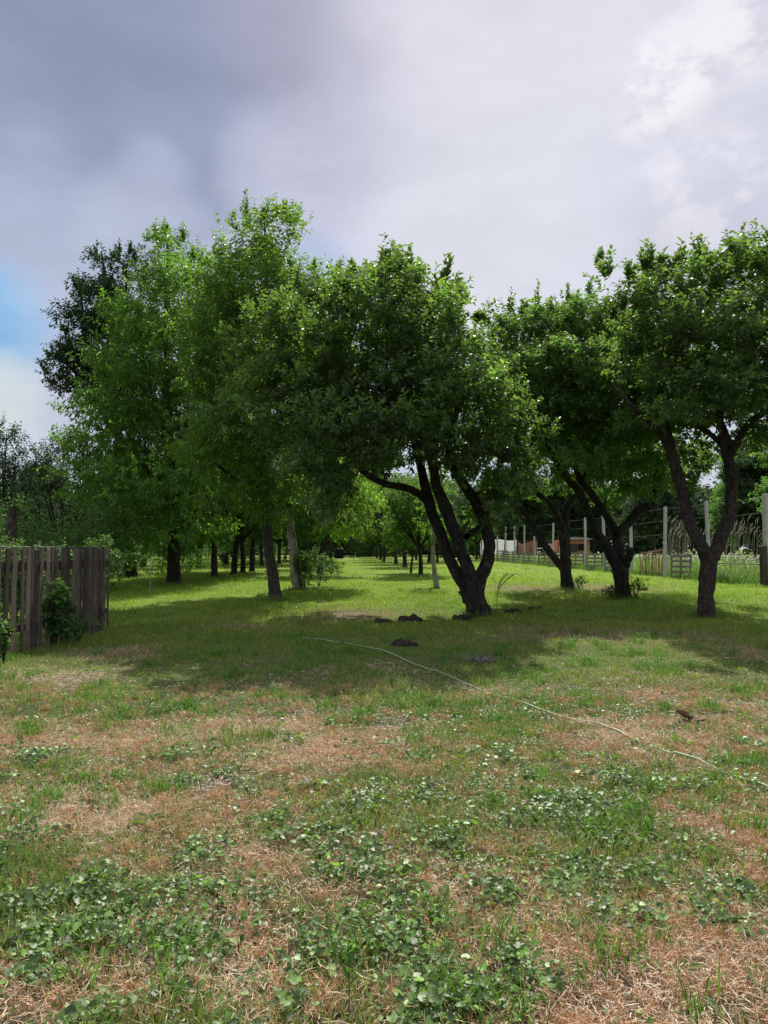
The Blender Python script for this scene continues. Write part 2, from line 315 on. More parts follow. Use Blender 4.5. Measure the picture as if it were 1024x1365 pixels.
X, Y = np.meshgrid(xs, ys); dd, bb, ii = masks(X, Y)
V = np.stack([X, Y, hz(X, Y)], -1).reshape(-1, 3)
nx, ny = len(xs), len(ys); a = (np.arange(ny - 1)[:, None] * nx + np.arange(nx - 1)[None]).ravel()
g = MB(); dl = dd.ravel()[:, None]; bl = bb.ravel()[:, None]
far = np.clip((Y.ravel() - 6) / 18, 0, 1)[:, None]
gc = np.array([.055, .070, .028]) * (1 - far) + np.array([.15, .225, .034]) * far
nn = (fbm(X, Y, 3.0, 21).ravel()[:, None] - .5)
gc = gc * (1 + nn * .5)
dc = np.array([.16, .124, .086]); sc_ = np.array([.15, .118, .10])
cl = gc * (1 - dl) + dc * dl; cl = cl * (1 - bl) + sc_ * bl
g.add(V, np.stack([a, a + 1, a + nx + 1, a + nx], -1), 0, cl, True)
gm, t, out = mat('lawn soil and thatch')
b = N(t, 'ShaderNodeBsdfPrincipled'); b.inputs['Roughness'].default_value = .95; b.inputs['Specular IOR Level'].default_value = .1
at = N(t, 'ShaderNodeAttribute', attribute_name='tint'); tcn = N(t, 'ShaderNodeTexCoord')
n1 = N(t, 'ShaderNodeTexNoise'); n1.inputs['Scale'].default_value = 28; n1.inputs['Detail'].default_value = 8; n1.inputs['Roughness'].default_value = .75
n2 = N(t, 'ShaderNodeTexNoise'); n2.inputs['Scale'].default_value = 1.1; n2.inputs['Detail'].default_value = 6
t.links.new(tcn.outputs['Object'], n1.inputs['Vector']); t.links.new(tcn.outputs['Object'], n2.inputs['Vector'])
mr = N(t, 'ShaderNodeMapRange'); mr.inputs['From Min'].default_value = .3; mr.inputs['From Max'].default_value = .7; mr.inputs['To Min'].default_value = .25; mr.inputs['To Max'].default_value = 1.6
t.links.new(n1.outputs[0], mr.inputs[0])
mr2 = N(t, 'ShaderNodeMapRange'); mr2.inputs['From Min'].default_value = .3; mr2.inputs['From Max'].default_value = .7; mr2.inputs['To Min'].default_value = .78; mr2.inputs['To Max'].default_value = 1.2
t.links.new(n2.outputs[0], mr2.inputs[0])
mu = N(t, 'ShaderNodeMath', operation='MULTIPLY'); t.links.new(mr.outputs[0], mu.inputs[0]); t.links.new(mr2.outputs[0], mu.inputs[1])
vs = N(t, 'ShaderNodeVectorMath', operation='SCALE'); t.links.new(at.outputs['Color'], vs.inputs[0]); t.links.new(mu.outputs[0], vs.inputs['Scale'])
t.links.new(vs.outputs[0], b.inputs['Base Color'])
bp = N(t, 'ShaderNodeBump'); bp.inputs['Strength'].default_value = .9; bp.inputs['Distance'].default_value = .03
t.links.new(n1.outputs[0], bp.inputs['Height']); t.links.new(bp.outputs[0], b.inputs['Normal']); t.links.new(b.outputs[0], out.inputs[0])
tag(link('ground', g.mesh('ground', gm)), 'worn grassy ground of the orchard with dry and bare patches', 'ground', kind='structure')

# ------------------------------------------------------------------ grass
FENCE_A = 16.0; FENCE_S = -0.0426
def fence_x(y): return FENCE_A + FENCE_S * y
def scatter(n, y0, y1, power, wide=.60, extra=2.1):             # points inside the wedge that can be seen, denser near
    u = rng.random(n); q = 1 - power + 1
    y = (y0 ** q + u * (y1 ** q - y0 ** q)) ** (1 / q) if abs(q) > 1e-6 else y0 * (y1 / y0) ** u
    x = (rng.random(n) * 2 - 1) * (y * wide + extra)
    return x, y
def blades(mb, x, y, h, w, lean, col, zb=None, curve=.6):
    n = len(x); az = rng.random(n) * 2 * np.pi; la = rng.random(n) * 2 * np.pi
    z = hz(x, y) - .005 if zb is None else zb
    B = np.stack([x, y, z], -1); S = np.stack([np.cos(az), np.sin(az), 0 * az], -1) * w[:, None] * .5
    Ld = np.stack([np.cos(la), np.sin(la), 0 * la], -1) * (h * lean)[:, None]
    Z = np.array([0, 0, 1.0])
    m = B + Ld * .32 + Z * (h * .58)[:, None]; tp = B + Ld + Z * (h * (1 - lean * curve * .5))[:, None]
    V = np.stack([B - S, B + S, m + S * .8, m - S * .8, tp], 1)
    i = np.arange(n)[:, None] * 5
    cc = np.repeat(col, 5, 0)
    mb.add(V.reshape(-1, 3), i + np.array([[0, 1, 2, 3]]), 0, cc)
    # tips as triangles share the vertices just added
    mb.l.append((i + np.array([[3, 2, 4]]) + mb.n - 5 * n).ravel().astype(np.int32)); mb.t.append(np.full(n, 3, np.int32)); mb.m.append(np.zeros(n, np.int32)); mb.sm.append(np.zeros(n, bool))
def gcol(n, base, var=.3, hue=.15):
    v = 1 + rng.normal(0, var, (n, 1)) ; c = np.array(base)[None] * np.clip(v, .35, 1.9)
    return np.clip(c * (1 + rng.normal(0, hue, (n, 3)) * np.array([1, .3, .6])), .004, 1)
grass = MB()
def clumped(x, y, k, r):                                      # k blades about each seed
    x = np.repeat(x, k); y = np.repeat(y, k); return x + rng.normal(0, 1, len(x)) * r, y + rng.normal(0, 1, len(y)) * r
for (n, y0, y1, pw, k, r, hh, ww) in ((52000, 1.1, 6.5, .6, 6, .02, .05, .0032), (31000, 6, 15, .5, 6, .04, .062, .005), (34000, 13, 36, .7, 6, .08, .075, .009), (22000, 34, 95, 1.0, 5, .2, .10, .022)):
    x, y = scatter(n, y0, y1, pw)
    d, bq, iv = masks(x, y)
    keep = rng.random(n) > np.clip(np.maximum(d * .95, bq * 1.15), 0, 1) * (1 if y1 < 20 else .85)
    keep &= (x < fence_x(y) + 1)
    x, y, d = x[keep], y[keep], d[keep]
    tall = vnoise(x, y, .55, 31) * vnoise(x, y, 2.0, 33)
    x, y = clumped(x, y, k, r); d = np.repeat(d, k); tall = np.repeat(tall, k)
    m = len(x); h = hh * (0.5 + rng.random(m) * .9) * (.75 + .25 * np.clip((y - 2.5) / 3, 0, 1)) * (0.6 + 2.2 * tall)
    fz = np.clip((y - 6) / 16, 0, 1)[:, None]
    base = np.array([.135, .22, .045]) * (1 - fz) + np.array([.215, .34, .036]) * fz
    c = base * (1 + rng.normal(0, .25, (m, 1))) ; c = c * (1 + (fbm(x, y, 1.5, 41)[:, None] - .5) * np.array([.9, .4, .5]))
    dry = (rng.random(m) < .14 - .1 * fz[:, 0] + d * .5)[:, None]
    c = np.where(dry, np.array([.30, .23, .13]) * (1 + rng.normal(0, .2, (m, 1))), c)
    blades(grass, x, y, h, ww * (.7 + rng.random(m) * .7), .25 + rng.random(m) * .75, np.clip(c, .01, 1))
# longer bright tufts
x, y = scatter(1200, 1.5, 13, .9); keep = (fbm(x, y, .8, 51) > .5); x, y = x[keep], y[keep]
tx = np.array([G(*p)[:2] for p in [(885, 945), (945, 945), (100, 1045), (60, 1030), (655, 1080), (440, 965), (540, 945), (620, 940), (200, 1060), (430, 950), (700, 900), (465, 1275), (870, 1060), (470, 960), (350, 985), (945, 950), (560, 1010)]])
x = np.concatenate([x, tx[:, 0], tx[:, 0] + .05]); y = np.concatenate([y, tx[:, 1], tx[:, 1] + .06])
x, y = clumped(x, y, 34, .05); m = len(x)
blades(grass, x, y, .06 + rng.random(m) * .11, .0045 + rng.random(m) * .004, .3 + rng.random(m) * .8, gcol(m, (.085, .20, .032), .25))
for (bx, by, br) in [(638, 820, .34), (942, 823, .27), (830, 799, .3), (757, 786, .3), (367, 801, .24), (232, 780, .42), (402, 787, .4), (286, 770, .3), (561, 769, .3), (1020, 775, .4)]:
    c_ = G(bx, by); n = 420; a = rng.random(n) * 6.28; q = br * (.75 + rng.random(n) ** 1.5 * .9)
    blades(grass, c_[0] + q * np.cos(a), c_[1] + q * np.sin(a), .05 + rng.random(n) * .16, .008 + rng.random(n) * .006, .2 + rng.random(n) * .6, gcol(n, (.14, .22, .05), .3))
tag(link('grass', grass.mesh('grass', M['grass'])), 'short green lawn grass under and before the trees', 'grass', kind='stuff')

dryg = MB()
for (n, y0, y1, k, r, hh, ww) in ((66000, 1.1, 6.5, 7, .012, .05, .0030), (16000, 6, 12, 5, .04, .05, .005), (9000, 12, 32, 5, .08, .06, .009)):
    x, y = scatter(n, y0, y1, .6); d, bq, iv = masks(x, y)
    keep = rng.random(n) < np.clip(d * 1.25 - .12 - bq * .9, 0, 1); x, y = x[keep], y[keep]
    pale = np.repeat(fbm(x, y, .7, 61), k); x, y = clumped(x, y, k, r); m = len(x)
    c = np.where((pale + rng.normal(0, .1, m) > .5)[:, None], np.array([.60, .48, .32]), np.array([.49, .325, .195])) * (1 + rng.normal(0, .22, (m, 1)))
    blades(dryg, x, y, hh * (.5 + rng.random(m)), ww * (.7 + rng.random(m) * .6), .3 + rng.random(m) * .9, np.clip(c, .02, 1))
x, y = scatter(4500, 1.1, 8, .8); d, bq, iv = masks(x, y); keep = (rng.random(len(x)) < .35 + d * .5 - bq * .5) ; x, y = x[keep], y[keep]; x, y = clumped(x, y, 38, .028); m = len(x)
blades(dryg, x, y, .03 + rng.random(m) * .06, .0026 + rng.random(m) * .0018, .25 + rng.random(m) * .8, np.clip(np.array([.52, .30, .165]) * (1 + rng.normal(0, .25, (m, 1))), .02, 1))
# loose straw lying flat
def lying(mb, x, y, L, w, col, lift=.012):
    n = len(x); a = rng.random(n) * 2 * np.pi; D = np.stack([np.cos(a), np.sin(a), rng.normal(0, .12, n)], -1); S = np.stack([-np.sin(a), np.cos(a), rng.normal(0, .5, n)], -1) * w[:, None] * .5
    B = np.stack([x, y, hz(x, y) + lift + rng.random(n) * .012], -1); bend = np.stack([-np.sin(a), np.cos(a), .3 + 0 * a], -1) * (L * rng.normal(0, .06, n))[:, None]
    m_ = B + bend; e1 = B - D * L[:, None] * .5; e2 = B + D * L[:, None] * .5
    V = np.stack([e1 - S, e1 + S, m_ + S, m_ - S, e2 + S * .4, e2 - S * .4], 1); i = np.arange(n)[:, None] * 6
    mb.add(V.reshape(-1, 3), np.concatenate([i + np.array([[0, 1, 2, 3]]), i + np.array([[3, 2, 4, 5]])]), 0, np.repeat(col, 6, 0))
x, y = scatter(190000, 1.1, 10, .8); d, bq, iv = masks(x, y); keep = rng.random(len(x)) < np.clip(d * 1.0 + bq * .35, 0.06, 1); x, y = x[keep], y[keep]; m = len(x)
lying(dryg, x, y, .015 + rng.random(m) ** 3 * .10, .0016 + rng.random(m) * .0022, gcol(m, (.62, .50, .37), .3, .06))
tag(link('dry_grass', dryg.mesh('dry_grass', M['straw'])), 'dry tan and reddish cut grass stubble and straw on the ground', 'dry grass', kind='stuff')

# round scalloped leaves of ground cover
ivy = MB()
def cover(mb, x, y, z, r, col, tilt=.5):
    n = len(x); k = 8; a = np.linspace(0, 2 * np.pi, k, endpoint=False) + .2
    rad = np.array([.35, .95, 1.05, .95, 1.0, .95, 1.05, .95])
    az = rng.random(n) * 2 * np.pi; Nn = unit(np.stack([rng.normal(0, tilt, n), rng.normal(0, tilt, n) - .12, np.ones(n)], -1))
    U = unit(np.cross(Nn, np.stack([np.cos(az), np.sin(az), 0 * az], -1))); W = np.cross(Nn, U)
    cup = rng.normal(.12, .12, (n, k)) 
    V = np.stack([x, y, z], -1)[:, None] + r[:, None, None] * (rad[None, :, None] * (np.cos(a)[None, :, None] * U[:, None] + np.sin(a)[None, :, None] * W[:, None]) + cup[..., None] * Nn[:, None])
    ctr = np.stack([x, y, z], -1)[:, None] + (U * r[:, None] * -.1)[:, None]; V = np.concatenate([V, ctr], 1)
    i = np.arange(n)[:, None, None] * 9
    fs = np.array([[q, (q + 1) % 8, 8] for q in range(8)])[None]
    mb.add(V.reshape(-1, 3), (i + fs).reshape(-1, 3), 0, np.repeat(col, 9, 0), True)
x, y = scatter(310000, 1.1, 8.5, .7); d, bq, iv = masks(x, y); iv = np.clip((iv - .2) * 1.5, 0, 1)
keep = rng.random(len(x)) < iv * .62 + .012; x, y, iv = x[keep], y[keep], iv[keep]
x, y = clumped(x, y, 2, .03); iv = np.repeat(iv, 2); m = len(x)
tone = rng.random(m)[:, None]
cc = np.array([.4, .47, .4]) * (1 - tone) + np.array([1.6, 1.7, 1.3]) * tone ** 1.5; cc = cc * (1 + rng.normal(0, .15, (m, 1))); 
yel = (rng.random(m) < .12)[:, None]; cc = np.where(yel, cc * np.array([1.1, 1.25, .55]), cc)
cover(ivy, x, y, hz(x, y) + .012 + rng.random(m) * (.02 + .04 * iv), .0055 + rng.random(m) ** 2 * .0125 + .002 * iv, np.clip(cc, .05, 2), .5)
# rosettes of longer leaves and small sprawling weeds among them
x, y = scatter(2500, 1.1, 9.5, .8); d, bq, iv = masks(x, y); keep = rng.random(len(x)) < .25 + iv * .6 - bq * .4; x, y = x[keep], y[keep]
kk = 8; sz = np.repeat(.03 + rng.random(len(x)) ** 2 * .07, kk); ph = np.tile(np.arange(kk) * 2.4, len(x)) + rng.normal(0, .3, len(x) * kk); x = np.repeat(x, kk); y = np.repeat(y, kk)
el = .15 + rng.random(len(x)) * .7; D = unit(np.stack([np.cos(ph), np.sin(ph), el], -1)); Nn = unit(np.array([0, 0, 1.]) - D * D[:, 2:])
Sx = unit(np.cross(D, Nn)); L_ = sz * (.6 + rng.random(len(x)) * .6); W_ = L_ * (.22 + .25 * rng.random(len(x))); B = np.stack([x, y, hz(x, y) + .006], -1); cr = np.repeat(rng.random((len(x) // kk, 1)), kk, 0)
colr = (np.array([.6, .75, .45]) * (1 - cr) + np.array([1.1, 1.15, .7]) * cr) * (1 + rng.normal(0, .15, (len(x), 1)))
V = np.stack([B, B + D * L_[:, None] * .55 + Sx * W_[:, None] * .5 + Nn * W_[:, None] * .12, B + D * L_[:, None] - Nn * L_[:, None] * .22, B + D * L_[:, None] * .55 - Sx * W_[:, None] * .5 + Nn * W_[:, None] * .12], 1)
i_ = np.arange(len(x))[:, None] * 4; ivy.add(V.reshape(-1, 3), np.concatenate([i_ + np.array([[0, 1, 2]]), i_ + np.array([[0, 2, 3]])]), 0, np.repeat(np.clip(colr, .05, 2), 4, 0))
tag(link('ground_ivy', ivy.mesh('ground_ivy', M['ivy'])), 'round scalloped leaves of creeping weeds spreading over the near turf', 'ground cover', kind='stuff')

# ------------------------------------------------------------------ leaves and crowns
def add_leaves(mb, B, D, Nn, L, W, col, droop=.12, mat=0):
    n = len(B); S = unit(np.cross(D, Nn)); L = L[:, None]; W = W[:, None]; fold = Nn * W * .16
    tip = B + D * L - Nn * L * droop
    l1 = B + D * L * .3 + S * W * .46 + fold; l2 = B + D * L * .7 + S * W * .36 + fold * .8 - Nn * L * droop * .5
    r1 = B + D * L * .3 - S * W * .46 + fold; r2 = B + D * L * .7 - S * W * .36 + fold * .8 - Nn * L * droop * .5
    V = np.stack([B, l1, l2, tip, r2, r1], 1); i = np.arange(n)[:, None] * 6
    mb.add(V.reshape(-1, 3), np.concatenate([i + np.array([[0, 1, 2, 3]]), i + np.array([[0, 3, 4, 5]])]), mat, np.repeat(col, 6, 0))
def shoots(mb, B, S, ln, k, leaf, aspect, dr, tone, spread=.9, twig=.004, size_taper=True):
    n = len(B); ln = np.broadcast_to(ln, (n,))
    tt = (np.arange(k) + .6) / k
    base = B[:, None] + S[:, None] * (ln[:, None] * tt[None])[..., None]
    az = rng.random(n)[:, None] * 6.28 + np.arange(k)[None] * 2.4
    u1 = unit(np.cross(S, unit(rng.normal(size=(n, 3))))); u2 = np.cross(S, u1)
    perp = np.cos(az)[..., None] * u1[:, None] + np.sin(az)[..., None] * u2[:, None]
    D = unit(S[:, None] * .55 + perp * spread + np.array([0, 0, -dr]) + rng.normal(0, .18, perp.shape))
    up = np.array([0, 0, 1.0]) + rng.normal(0, .38, D.shape); Nn = unit(up - D * (up * D).sum(-1, keepdims=True))
    L = leaf * (.45 + rng.random((n, k)) * .85) * ((1.05 - .35 * tt[None]) if size_taper else 1)
    c = np.repeat(tone, k, 0) * (1 + rng.normal(0, .14, (n * k, 1)))
    # young yellower leaves at the tips
    young = np.tile(tt > .75, n)[:, None]; c = np.where(young, c * np.array([1.25, 1.15, .95]), c)
    add_leaves(mb, base.reshape(-1, 3), D.reshape(-1, 3), Nn.reshape(-1, 3), L.ravel(), L.ravel() * aspect, np.clip(c, .05, 3), .12 + dr * .15)
    e = B + S * ln[:, None]; w = unit(np.cross(S, rng.normal(size=(n, 3)))) * twig
    mb.add(np.stack([B - w, B + w, e], 1).reshape(-1, 3), np.arange(n * 3).reshape(-1, 3), 1, (1, 1, 1))

def sample_lobes(lobes, spacing, most, shell=.35):
    c = np.array([l[0] for l in lobes]); r = np.array([np.broadcast_to(l[1], (3,)) for l in lobes]); w = np.prod(r, 1) ** (2 / 3); w /= w.sum()
    cand_n = most * 14; li = rng.choice(len(lobes), cand_n, p=w); u = unit(rng.normal(size=(cand_n, 3))); rr = rng.random(cand_n) ** shell
    pts = c[li] + u * r[li] * rr[:, None] * .92; out = []
    grid = {}
    for p in pts:
        k = tuple(np.floor(p / spacing).astype(int)); ok = True
        for dx in (-1, 0, 1):
            for dy in (-1, 0, 1):
                for dz in (-1, 0, 1):
                    for q in grid.get((k[0] + dx, k[1] + dy, k[2] + dz), ()):
                        if (p[0] - q[0]) ** 2 + (p[1] - q[1]) ** 2 + (p[2] - q[2]) ** 2 < spacing * spacing: ok = False; break
                    if not ok: break
                if not ok: break
            if not ok: break
        if ok:
            grid.setdefault(k, []).append(p); out.append(p)
            if len(out) >= most: break
    return np.array(out)

def grow(trunk, limbs, clumps, mat=0):                        # thin branches from the limbs out to every clump
    nodes = [p for path, rad in limbs for p in path[len(path) // 3:]]; nr = [r for path, rad in limbs for r in rad[len(path) // 3:]]
    nodes = list(nodes); nr = list(nr); A = np.array(nodes)
    dist = np.min(np.linalg.norm(clumps[:, None] - A[None], axis=2), 1) if len(A) < 4000 else np.zeros(len(clumps))
    for ci in np.argsort(dist):
        c = clumps[ci]; A = np.array(nodes); d = np.linalg.norm(A - c, axis=1) + np.clip(A[:, 2] - c[2], 0, None) * .8
        j = int(np.argmin(d)); p0 = A[j]; L = np.linalg.norm(c - p0); r0 = min(nr[j] * .6, .010 + .014 * L); 
        m1 = p0 * .62 + c * .38 + rng.normal(0, .06, 3) * L + np.array([0, 0, .06 * L]); m2 = p0 * .3 + c * .7 + rng.normal(0, .05, 3) * L
        path = catmull([p0, m1, m2, c], 3); rad = np.linspace(r0, max(.004, r0 * .35), len(path))
        trunk.tube(path, rad, 5 if r0 > .02 else 4, mat, 0, cap=False)
        nodes += [m1, m2, c]; nr += [r0 * .8, r0 * .6, r0 * .4]

def make_tree(name, cat, label, base, limbs, lobes, bark, leafm, group=None, leaf=.075, aspect=.55, droop=.15, spacing=.42, most=300, spread=.34,
              per=9, k=10, slen=.34, tone=(1, 1, 1), tvar=.22, shell=.35, sprouts=(), sides=12, up=.45, flare=1.2, parts=('trunk', 'crown'), rough=.05, twig=.004, light=None):
    base = np.asarray(base, float); root = empty(name, tuple(base), label, cat, group)
    tr = MB(); LM = []
    for li, (path, rad) in enumerate(limbs):
        pp = catmull(path, 6); rr = np.interp(np.linspace(0, 1, len(pp)), np.linspace(0, 1, len(rad)), rad)
        if li == 0 and flare > 1:
            hgt = pp[:, 2] - base[2]; rr = rr * (1 + (flare - 1) * np.exp(-np.clip(hgt, 0, None) / .13))
            pp = np.vstack([pp[:1] - [0, 0, .15], pp]); rr = np.concatenate([[rr[0] * 1.1], rr])
        else: 
            wob = np.cumsum(rng.normal(0, .009, pp.shape), 0); wob -= np.linspace(0, 1, len(pp))[:, None] * wob[-1] ; wob -= wob[0]; pp = pp + wob * min(1, float(np.mean(rr)) / .07)
        tr.tube(pp, rr, sides, 0, rough); LM.append((pp, rr))
    cl = sample_lobes(lobes, spacing, most, shell)
    grow(tr, LM, cl, 0)
    me = tr.mesh(name + '_' + parts[0], [bark], base); link(parts[0], me, root)
    cm = MB(); cc = np.mean([l[0] for l in lobes], 0); cc[2] -= .3
    n = len(cl) * per; C0 = np.repeat(cl, per, 0)
    off = unit(rng.normal(size=(n, 3))) * (rng.random((n, 1)) ** .5) * spread * np.array([1, 1, .75])
    B = C0 + off; S = unit(unit(B - cc) * .55 + off / spread * .5 + np.array([0, 0, up]) + rng.normal(0, .35, (n, 3)))
    ct = 1 + rng.normal(0, tvar, (len(cl), 1)); ct = np.repeat(np.clip(ct, .55, 1.6), per, 0) * np.array(tone)[None]
    shoots(cm, B, S, slen * (.6 + rng.random(n) * .7), k, leaf, aspect, droop, ct, twig=twig)
    for (sp, sdir, sl) in sprouts:                            # upright water shoots that stand out of the outline
        sp = np.asarray(sp, float); q = np.array([sp + rng.normal(0, .05, 3) for _ in range(4)]); sv = unit(np.array([sdir] * 4) + rng.normal(0, .12, (4, 3)))
        shoots(cm, q, sv, np.array([sl, sl * .85, sl * .7, sl * .5]), 20 if sl > .6 else 14, leaf * (1.3 if leaf < .15 else 1.0), aspect, -.15, np.ones((4, 3)) * np.array(tone), spread=.75, twig=.010)
        q = sp[None] + rng.normal(0, .18, (7, 3)) - [0, 0, .1]; shoots(cm, q, unit(np.array([sdir] * 7) + rng.normal(0, .5, (7, 3))), .35, 9, leaf, aspect, 0, np.ones((7, 3)) * np.array(tone))
    link(parts[1], cm.mesh(name + '_' + parts[1], [leafm, bark], base), root)
    return root

def pxlimb(Yd, pts):                                           # pts: (px, py, depth offset, radius px)
    path = [P(a, b, Yd + c) for a, b, c, r in pts]; rad = [r * (Yd + c) / F for a, b, c, r in pts]; return (path, rad)
def pxlobes(Yd, L, R, cxp=None, squash=1.0):
    # crown lobes seen at (px, py, radius px); the crown is as deep as it is wide, so each lobe repeats towards and away where the crown is deep
    cxp = np.mean([l[0] for l in L]) if cxp is None else cxp; cx = P(cxp, 500, Yd)[0]; out = []; zs = [P(a, b, Yd)[2] for a, b, _ in L]; zm = (max(zs) + min(zs)) / 2; zh = max(zs) - zm + .3
    for (a, b, r) in L:
        c = P(a, b, Yd); rm = r * Yd / F; D = math.sqrt(max(0, R * R - (c[0] - cx) ** 2 - (max(0, c[2] - zm) * R / zh) ** 2))
        nl = int(D // (rm * 1.3))
        for q in range(-nl, nl + 1):
            dy = q * rm * 1.3; s = math.sqrt(max(.15, 1 - (dy / (R * 1.25)) ** 2))
            re_ = max(.4 * rm, rm - .33 * min(Yd, 22) / 20) * (0.8 + .2 * s); out.append((np.array([cx + (c[0] - cx) * (.55 + .45 * s), Yd + dy, (c[2] if dy >= 0 else H + (c[2] - H) * (1 + .7 * dy / Yd)) - (1 - s) * .6 - .15]), (re_,) * 3))
    return out
def sprout_at(Yd, lst, sl=.8):
    out = []
    for (a, b, *r) in lst:
        s = r[0] if r else sl; lean = r[1] if len(r) > 1 else 0
        d = unit(np.array([lean, rng.normal(0, .1), 1.0])); out.append((P(a, b, Yd) - d * s, d, s))
    return out

# ------------------------------------------------------------------ the five near trees
YA = 16.4
make_tree('plum_tree', 'tree', 'big spreading fruit tree with dark forked trunk in the middle of the lawn', G(638, 820),
    [pxlimb(YA, [(640, 820, 0, 15), (634, 800, 0, 14), (626, 782, 0, 16)]),
     pxlimb(YA, [(627, 800, 0, 10), (622, 782, 0, 10), (603, 750, 0, 7.5), (588, 712, .1, 7.5), (574, 678, .2, 7.5), (566, 640, .3, 6.5), (558, 600, .4, 5), (545, 540, .5, 4), (525, 470, .5, 3), (510, 400, .4, 1.8)]),
     pxlimb(YA, [(632, 795, 0, 10), (630, 775, -.1, 10), (619, 740, -.2, 7.5), (607, 705, -.3, 8), (594, 670, -.3, 8), (583, 640, -.3, 6.5), (580, 600, -.4, 5), (585, 530, -.6, 4), (575, 450, -.7, 2.5), (570, 390, -.7, 1.5)]),
     pxlimb(YA, [(636, 792, 0, 9), (644, 770, .1, 8.5), (652, 740, .2, 8), (649, 700, .3, 8), (632, 665, .2, 7), (613, 635, .1, 6), (600, 605, 0, 5), (610, 550, 0, 4), (640, 500, .2, 2.5), (660, 470, .2, 1.5)]),
     pxlimb(YA, [(577, 680, .2, 6), (560, 660, .1, 5.5), (535, 650, -.2, 5), (508, 645, -.6, 4.5), (482, 628, -1.0, 4), (450, 590, -1.3, 3), (410, 560, -1.5, 2), (370, 520, -1.5, 1.3)]),
     pxlimb(YA, [(622, 715, -.1, 4.5), (630, 708, .5, 4), (642, 698, .9, 3.5), (662, 660, 1.2, 3), (690, 620, 1.4, 2), (710, 590, 1.5, 1.2)]),
     pxlimb(YA, [(647, 700, .2, 4), (655, 660, -.4, 4), (668, 620, -1.2, 3), (690, 580, -1.6, 2)]),
     pxlimb(YA, [(583, 640, -.3, 4), (560, 590, -1.5, 3.5), (520, 540, -2.4, 2.5), (480, 500, -2.8, 1.6)])],
    pxlobes(YA, [(355, 450, 50), (395, 425, 48), (345, 505, 45), (440, 430, 55), (470, 400, 45), (520, 400, 55), (515, 360, 35), (550, 365, 30), (575, 425, 55), (598, 400, 25), (400, 500, 60), (460, 500, 70), (530, 490, 75), (600, 490, 65),
                 (650, 520, 50), (430, 560, 60), (370, 565, 38), (500, 570, 60), (570, 560, 55), (640, 580, 50), (690, 590, 38), (680, 545, 35), (410, 610, 36), (450, 625, 26), (690, 635, 32), (655, 635, 34), (655, 672, 20), (715, 575, 22), (435, 655, 14), (610, 600, 30)], 3.2, 520),
    M['bark'], M['leaf_apple'], leaf=.135, aspect=.62, spacing=.46, most=800, per=13, k=10, spread=.27, tvar=.32, shell=.4,
    sprouts=sprout_at(YA, [(508, 325, .8), (530, 318, .9), (548, 320, .8), (490, 350, .5), (603, 335, .9, .25), (620, 362, .7, .55), (585, 360, .6), (560, 345, .6), (575, 385, .5), (745, 570, .4, .7), (640, 415, .3), (300, 430, .5, -.7), (330, 400, .5, -.3), (365, 385, .4), (470, 350, .4)]), sides=16)
YE = 15.9
make_tree('plum_tree', 'tree', 'fruit tree at the right edge with thick trunk forking into a wide V', G(942, 822),
    [pxlimb(YE, [(942, 822, 0, 10.9), (941, 795, 0, 10.4), (943, 765, 0, 10.4), (946, 738, 0, 11.3)]),
     pxlimb(YE, [(944, 750, 0, 8.7), (934, 725, 0, 8.3), (926, 700, .1, 7.8), (917, 665, .2, 7.4), (905, 625, .2, 7.4), (896, 595, .2, 6.1), (880, 572, 0, 4.3), (855, 550, -.3, 3.5), (835, 530, -.4, 2.2), (815, 500, -.4, 1.3)]),
     pxlimb(YE, [(950, 745, 0, 8.7), (963, 715, 0, 8.3), (974, 680, 0, 7.8), (977, 640, 0, 7.4), (972, 605, 0, 7.0), (965, 570, 0, 5.7), (955, 540, .2, 4.3), (945, 490, .4, 3.5), (940, 420, .5, 2.2), (935, 370, .5, 1.3)]),
     pxlimb(YE, [(971, 612, 0, 5.2), (985, 585, -.2, 5.2), (1005, 560, -.5, 4.3), (1030, 540, -.8, 3.9), (1060, 500, -1.0, 2.6), (1085, 440, -1.0, 1.7)]),
     pxlimb(YE, [(971, 602, 0, 3.9), (950, 580, .4, 3.5), (922, 560, .8, 3.5), (895, 548, 1.2, 2.6), (870, 520, 1.4, 1.7)]),
     pxlimb(YE, [(897, 597, .2, 3.9), (890, 570, .8, 3.5), (885, 530, 1.0, 2.6), (880, 470, 1.2, 1.9), (875, 420, 1.2, 1.2)]),
     pxlimb(YE, [(955, 540, .2, 3.5), (985, 500, 1.0, 2.6), (1010, 440, 1.4, 1.9), (1020, 380, 1.4, 1.2)])],
    pxlobes(YE, [(850, 390, 42), (890, 375, 45), (935, 360, 45), (985, 350, 45), (1035, 345, 45), (1085, 370, 50), (1130, 420, 50), (860, 440, 45), (910, 430, 55), (970, 420, 60), (1040, 430, 65), (1110, 480, 50), (850, 490, 36), (900, 495, 50), (960, 500, 50), (1020, 500, 55), (1080, 530, 45),
                 (865, 535, 26), (915, 540, 28), (965, 535, 24), (1030, 560, 22), (1090, 590, 30)], 3.0, 985),
    M['bark_warm'], M['leaf_apple'], leaf=.135, aspect=.62, spacing=.46, most=800, per=13, k=10, spread=.27, tvar=.32, shell=.4,
    sprouts=sprout_at(YE, [(1000, 297, 1.0, .1), (985, 320, .6), (930, 310, .8), (905, 325, .5), (858, 320, .6), (866, 335, .5), (835, 345, .5, -.2), (803, 335, .6, -.1), (960, 335, .5), (1020, 330, .5), (880, 335, .4), (830, 440, .5, -.4), (915, 410, .5)]), sides=16)
YD = 21.75
